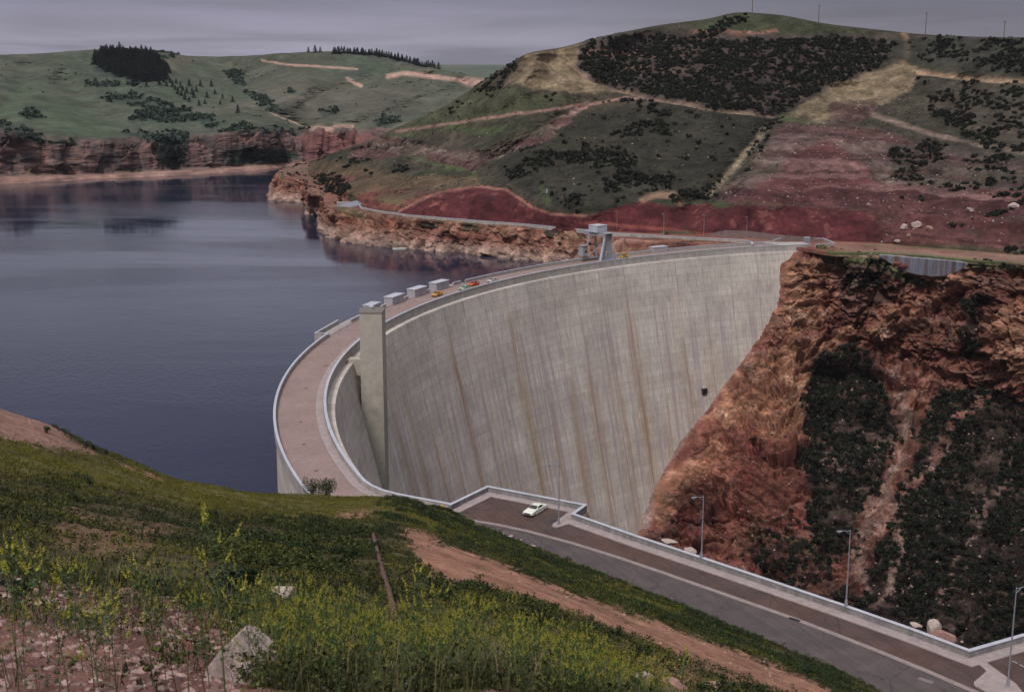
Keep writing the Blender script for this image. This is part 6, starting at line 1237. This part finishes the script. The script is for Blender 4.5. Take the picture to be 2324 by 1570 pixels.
talls = [((490, 1172), 4.8, 'tallest yellow clover stalk, rising against the dark grass left of the middle'), ((12, 1232), 4.2, 'yellow clover stalk at the left edge of the picture'), ((132, 1262), 4.4, 'thin clover stalk at lower left reaching above the rubble crest'), ((205, 1300), 4.8, 'leaning clover stalk above the rubble at lower left'), ((330, 1300), 5.2, 'upright clover stalk midway along the red rubble crest'),
         ((962, 1286), 7.2, 'tall clover stalk in front of the bare dirt strip'), ((1000, 1330), 7.0, 'clover stalk just right of the tallest one before the dirt strip'), ((1185, 1400), 8.0, 'clover stalk standing out at the right of the thicket'), ((1235, 1440), 8.0, 'rightmost tall clover stalk of the thicket'), ((700, 1362), 7.5, 'clover stalk rising left of the fallen pipe'), ((838, 1385), 8.0, 'clover stalk crossing the fallen pipe'), ((560, 1280), 5.6, 'slim clover stalk in front of the low dark juniper'), ((1060, 1410), 8.2, 'clover stalk rising at the centre of the thicket'), ((250, 1370), 4.6, 'bushy clover stalk over the pink rubble'), ((1300, 1435), 9.0, 'slender clover stalk beyond the right end of the thicket'), ((1545, 1475), 9.0, 'lone pale clover stalk near the bottom right dirt')]
for (pxx, py), Y_, lb in talls:
    t_ = PY(pxx, py, Y_); g_ = ground_at(t_[0], Y_)
    if g_ is not None: put_clover(g_, float(np.clip(t_[2] - g_[2], .3, 1.5)), lb)
cw_ = (gmask * .8 * ss(10.5, 8, Yd) + rubble * .34 * ss(-.2, .35, fbm(fg.P, 1.2, 3, 114)) + fg.m([(-60, 1440), (560, 1440), (560, 1600), (-60, 1700)], 20) * .25) * aw * ss(4.2, 5.0, Yd) * ss(14, 11, Yd)
PCV, i_, j_ = sample(fg, cw_, 205, r2)
for p in PCV: put_clover(p - [0, 0, .01], random.uniform(.3, .58) * (1 if p[1] > 6 else .8), 'yellow flowering clover stalk within the foreground thicket', one=True)
PCV, i_, j_ = sample(fg, cw_ * (1 - rubble * .8), 200, r2); Vv = [[], [], []]
for p in PCV:
    k = random.randrange(6); a_ = random.uniform(0, 6.28); h_ = random.uniform(.22, .42); Mr = np.array([[math.cos(a_), -math.sin(a_), 0], [math.sin(a_), math.cos(a_), 0], [0, 0, 1]])
    for q in (1, 2):
        me = CL[k][q]; n_ = len(me.vertices); V = np.empty(n_ * 3, np.float32); me.vertices.foreach_get('co', V); Vv[q].append(V.reshape(-1, 3) @ Mr.T * h_ + p)
L_ = np.concatenate(Vv[1]); F__ = np.concatenate(Vv[2]); V = np.concatenate([L_, F__]); Cc = np.concatenate([np.full((len(L_), 3), 1.0) * [.05, .085, .028], np.full((len(F__), 3), 1.0) * [.24, .235, .028]])
tag(link('clover_thicket', npmesh('clover_thicket', V, tri(len(V)), False, Cc), M_leaf), 'yellow clover thicket filling the bottom of the picture', 'wild flowers', None, 'stuff')
# --- single bushes on the near slope
def bush(P_, w_, h_, label, seed, c0=(.014, .024, .014), c1=(.03, .045, .022), n=900, size=None, name='juniper_bush', cat='bush', trunk=False):
    r = np.random.default_rng(seed); r_ = empty(name, P_, 0, label, cat); V, C_ = clump(n, w_ * .5, h_, (size or w_ * .09), r, c0, c1, 7); link('foliage' if not trunk else 'crown', npmesh('foliage', V, tri(len(V)), False, C_), M_leaf, r_)
    m = MB(); [m.cyl((0, 0, -.1), (r.normal() * w_ * .15, r.normal() * w_ * .15, h_ * .7), w_ * .035, w_ * .012, 6) for _ in range(4 if not trunk else 2)]; m.build('trunk', M_wood, r_)
for pxx, py, w_, h_, lb, sd in ((545, 1368, .62, .52, 'low dark juniper just behind the red rubble crest', 1), (1304, 1512, .38, .34, 'small round black-green bush at lower right centre', 2), (35, 1345, .4, .2, 'low dark bush at the left edge above the rubble', 6), (355, 1352, .5, .2, 'flat dark bush behind the middle of the rubble crest', 7)):
    P_ = hit(fgb, pxx, py)
    if P_ is not None: k = P_[1] / 20; bush(P_, w_ * k * 1.3, h_ * k * 1.3, lb, sd)
for pxx, py, w_, h_, lb, sd in ((714, 1131, 2.1, 3.1, 'leafy sapling on the slope crest against the dam roadway, left of two', 3), (745, 1133, 2.1, 3.0, 'leafy sapling on the slope crest against the dam roadway, right of two', 4)):
    P_ = PY(pxx, py + 3, 166); bush(P_, w_, h_, lb, sd, (.03, .045, .022), (.07, .085, .035), 1300, .15, 'sapling_tree', 'tree', True)
for pxx, py, s_, lb in ((107, 978, .7, 'tiny dark shrub on the left skyline of the slope, leftmost of four'), (197, 1014, .8, 'tiny dark shrub on the skyline of the slope, second of four'), (213, 1018, .6, 'tiny dark shrub on the skyline of the slope, third of four'), (240, 1027, .6, 'tiny dark shrub on the skyline of the slope, rightmost of four')):
    P_ = hit(fgb, pxx, py + 4)
    if P_ is not None: bush(P_, s_ * .7, s_, lb, int(pxx), n=120, size=.14)
# --- long pipe lying down the slope
pp = [hit(fgb, *q) for q in ((846, 1212), (854, 1245), (862, 1280), (872, 1315), (882, 1350), (890, 1385), (897, 1420), (901, 1445))]; pp = [p for p in pp if p is not None]
pr = empty('drain_pipe', pp[0], 0, 'long rusty reddish pipe lying straight down the grassy slope', 'pipe'); m = MB(); tp_ = []
for a_, b_ in zip(pp[:-1], pp[1:]):
    n_ = 6
    for k in range(n_): tp_.append(a_ + (b_ - a_) * k / n_)
tp_ = [np.array(p) + [0, 0, .16] for p in tp_ + [pp[-1]]]; o_ = np.array(pp[0])
rad = lambda p: .05 + .0009 * p[1]
for a_, b_ in zip(tp_[:-1], tp_[1:]): m.cyl(a_ - o_, b_ - o_, rad(a_), rad(b_), 10, True)
m.build('pipe', M_rust, pr); 
for k in range(3, len(tp_) - 2, 7): m = MB(); m.cyl(tp_[k] - o_, tp_[k] + (tp_[k + 1] - tp_[k]) * .12 - o_, rad(tp_[k]) * 1.35, None, 10); m.build('coupling', M_rust, pr)

# --- air between here and the far hills
m = MB(); m.box((0, 4400, 15), (19600, 10800, 345)); hz = m.build('haze'); hm = bpy.data.materials.new('thin_haze'); hm.use_nodes = True; t = hm.node_tree; t.nodes.clear()
vo = t.nodes.new('ShaderNodeVolumePrincipled'); vo.inputs['Density'].default_value = .000022; vo.inputs['Color'].default_value = (.72, .74, .86, 1); mo = t.nodes.new('ShaderNodeOutputMaterial'); t.links.new(vo.outputs[0], mo.inputs['Volume']); hz.data.materials.append(hm); tag(hz, kind='stuff')
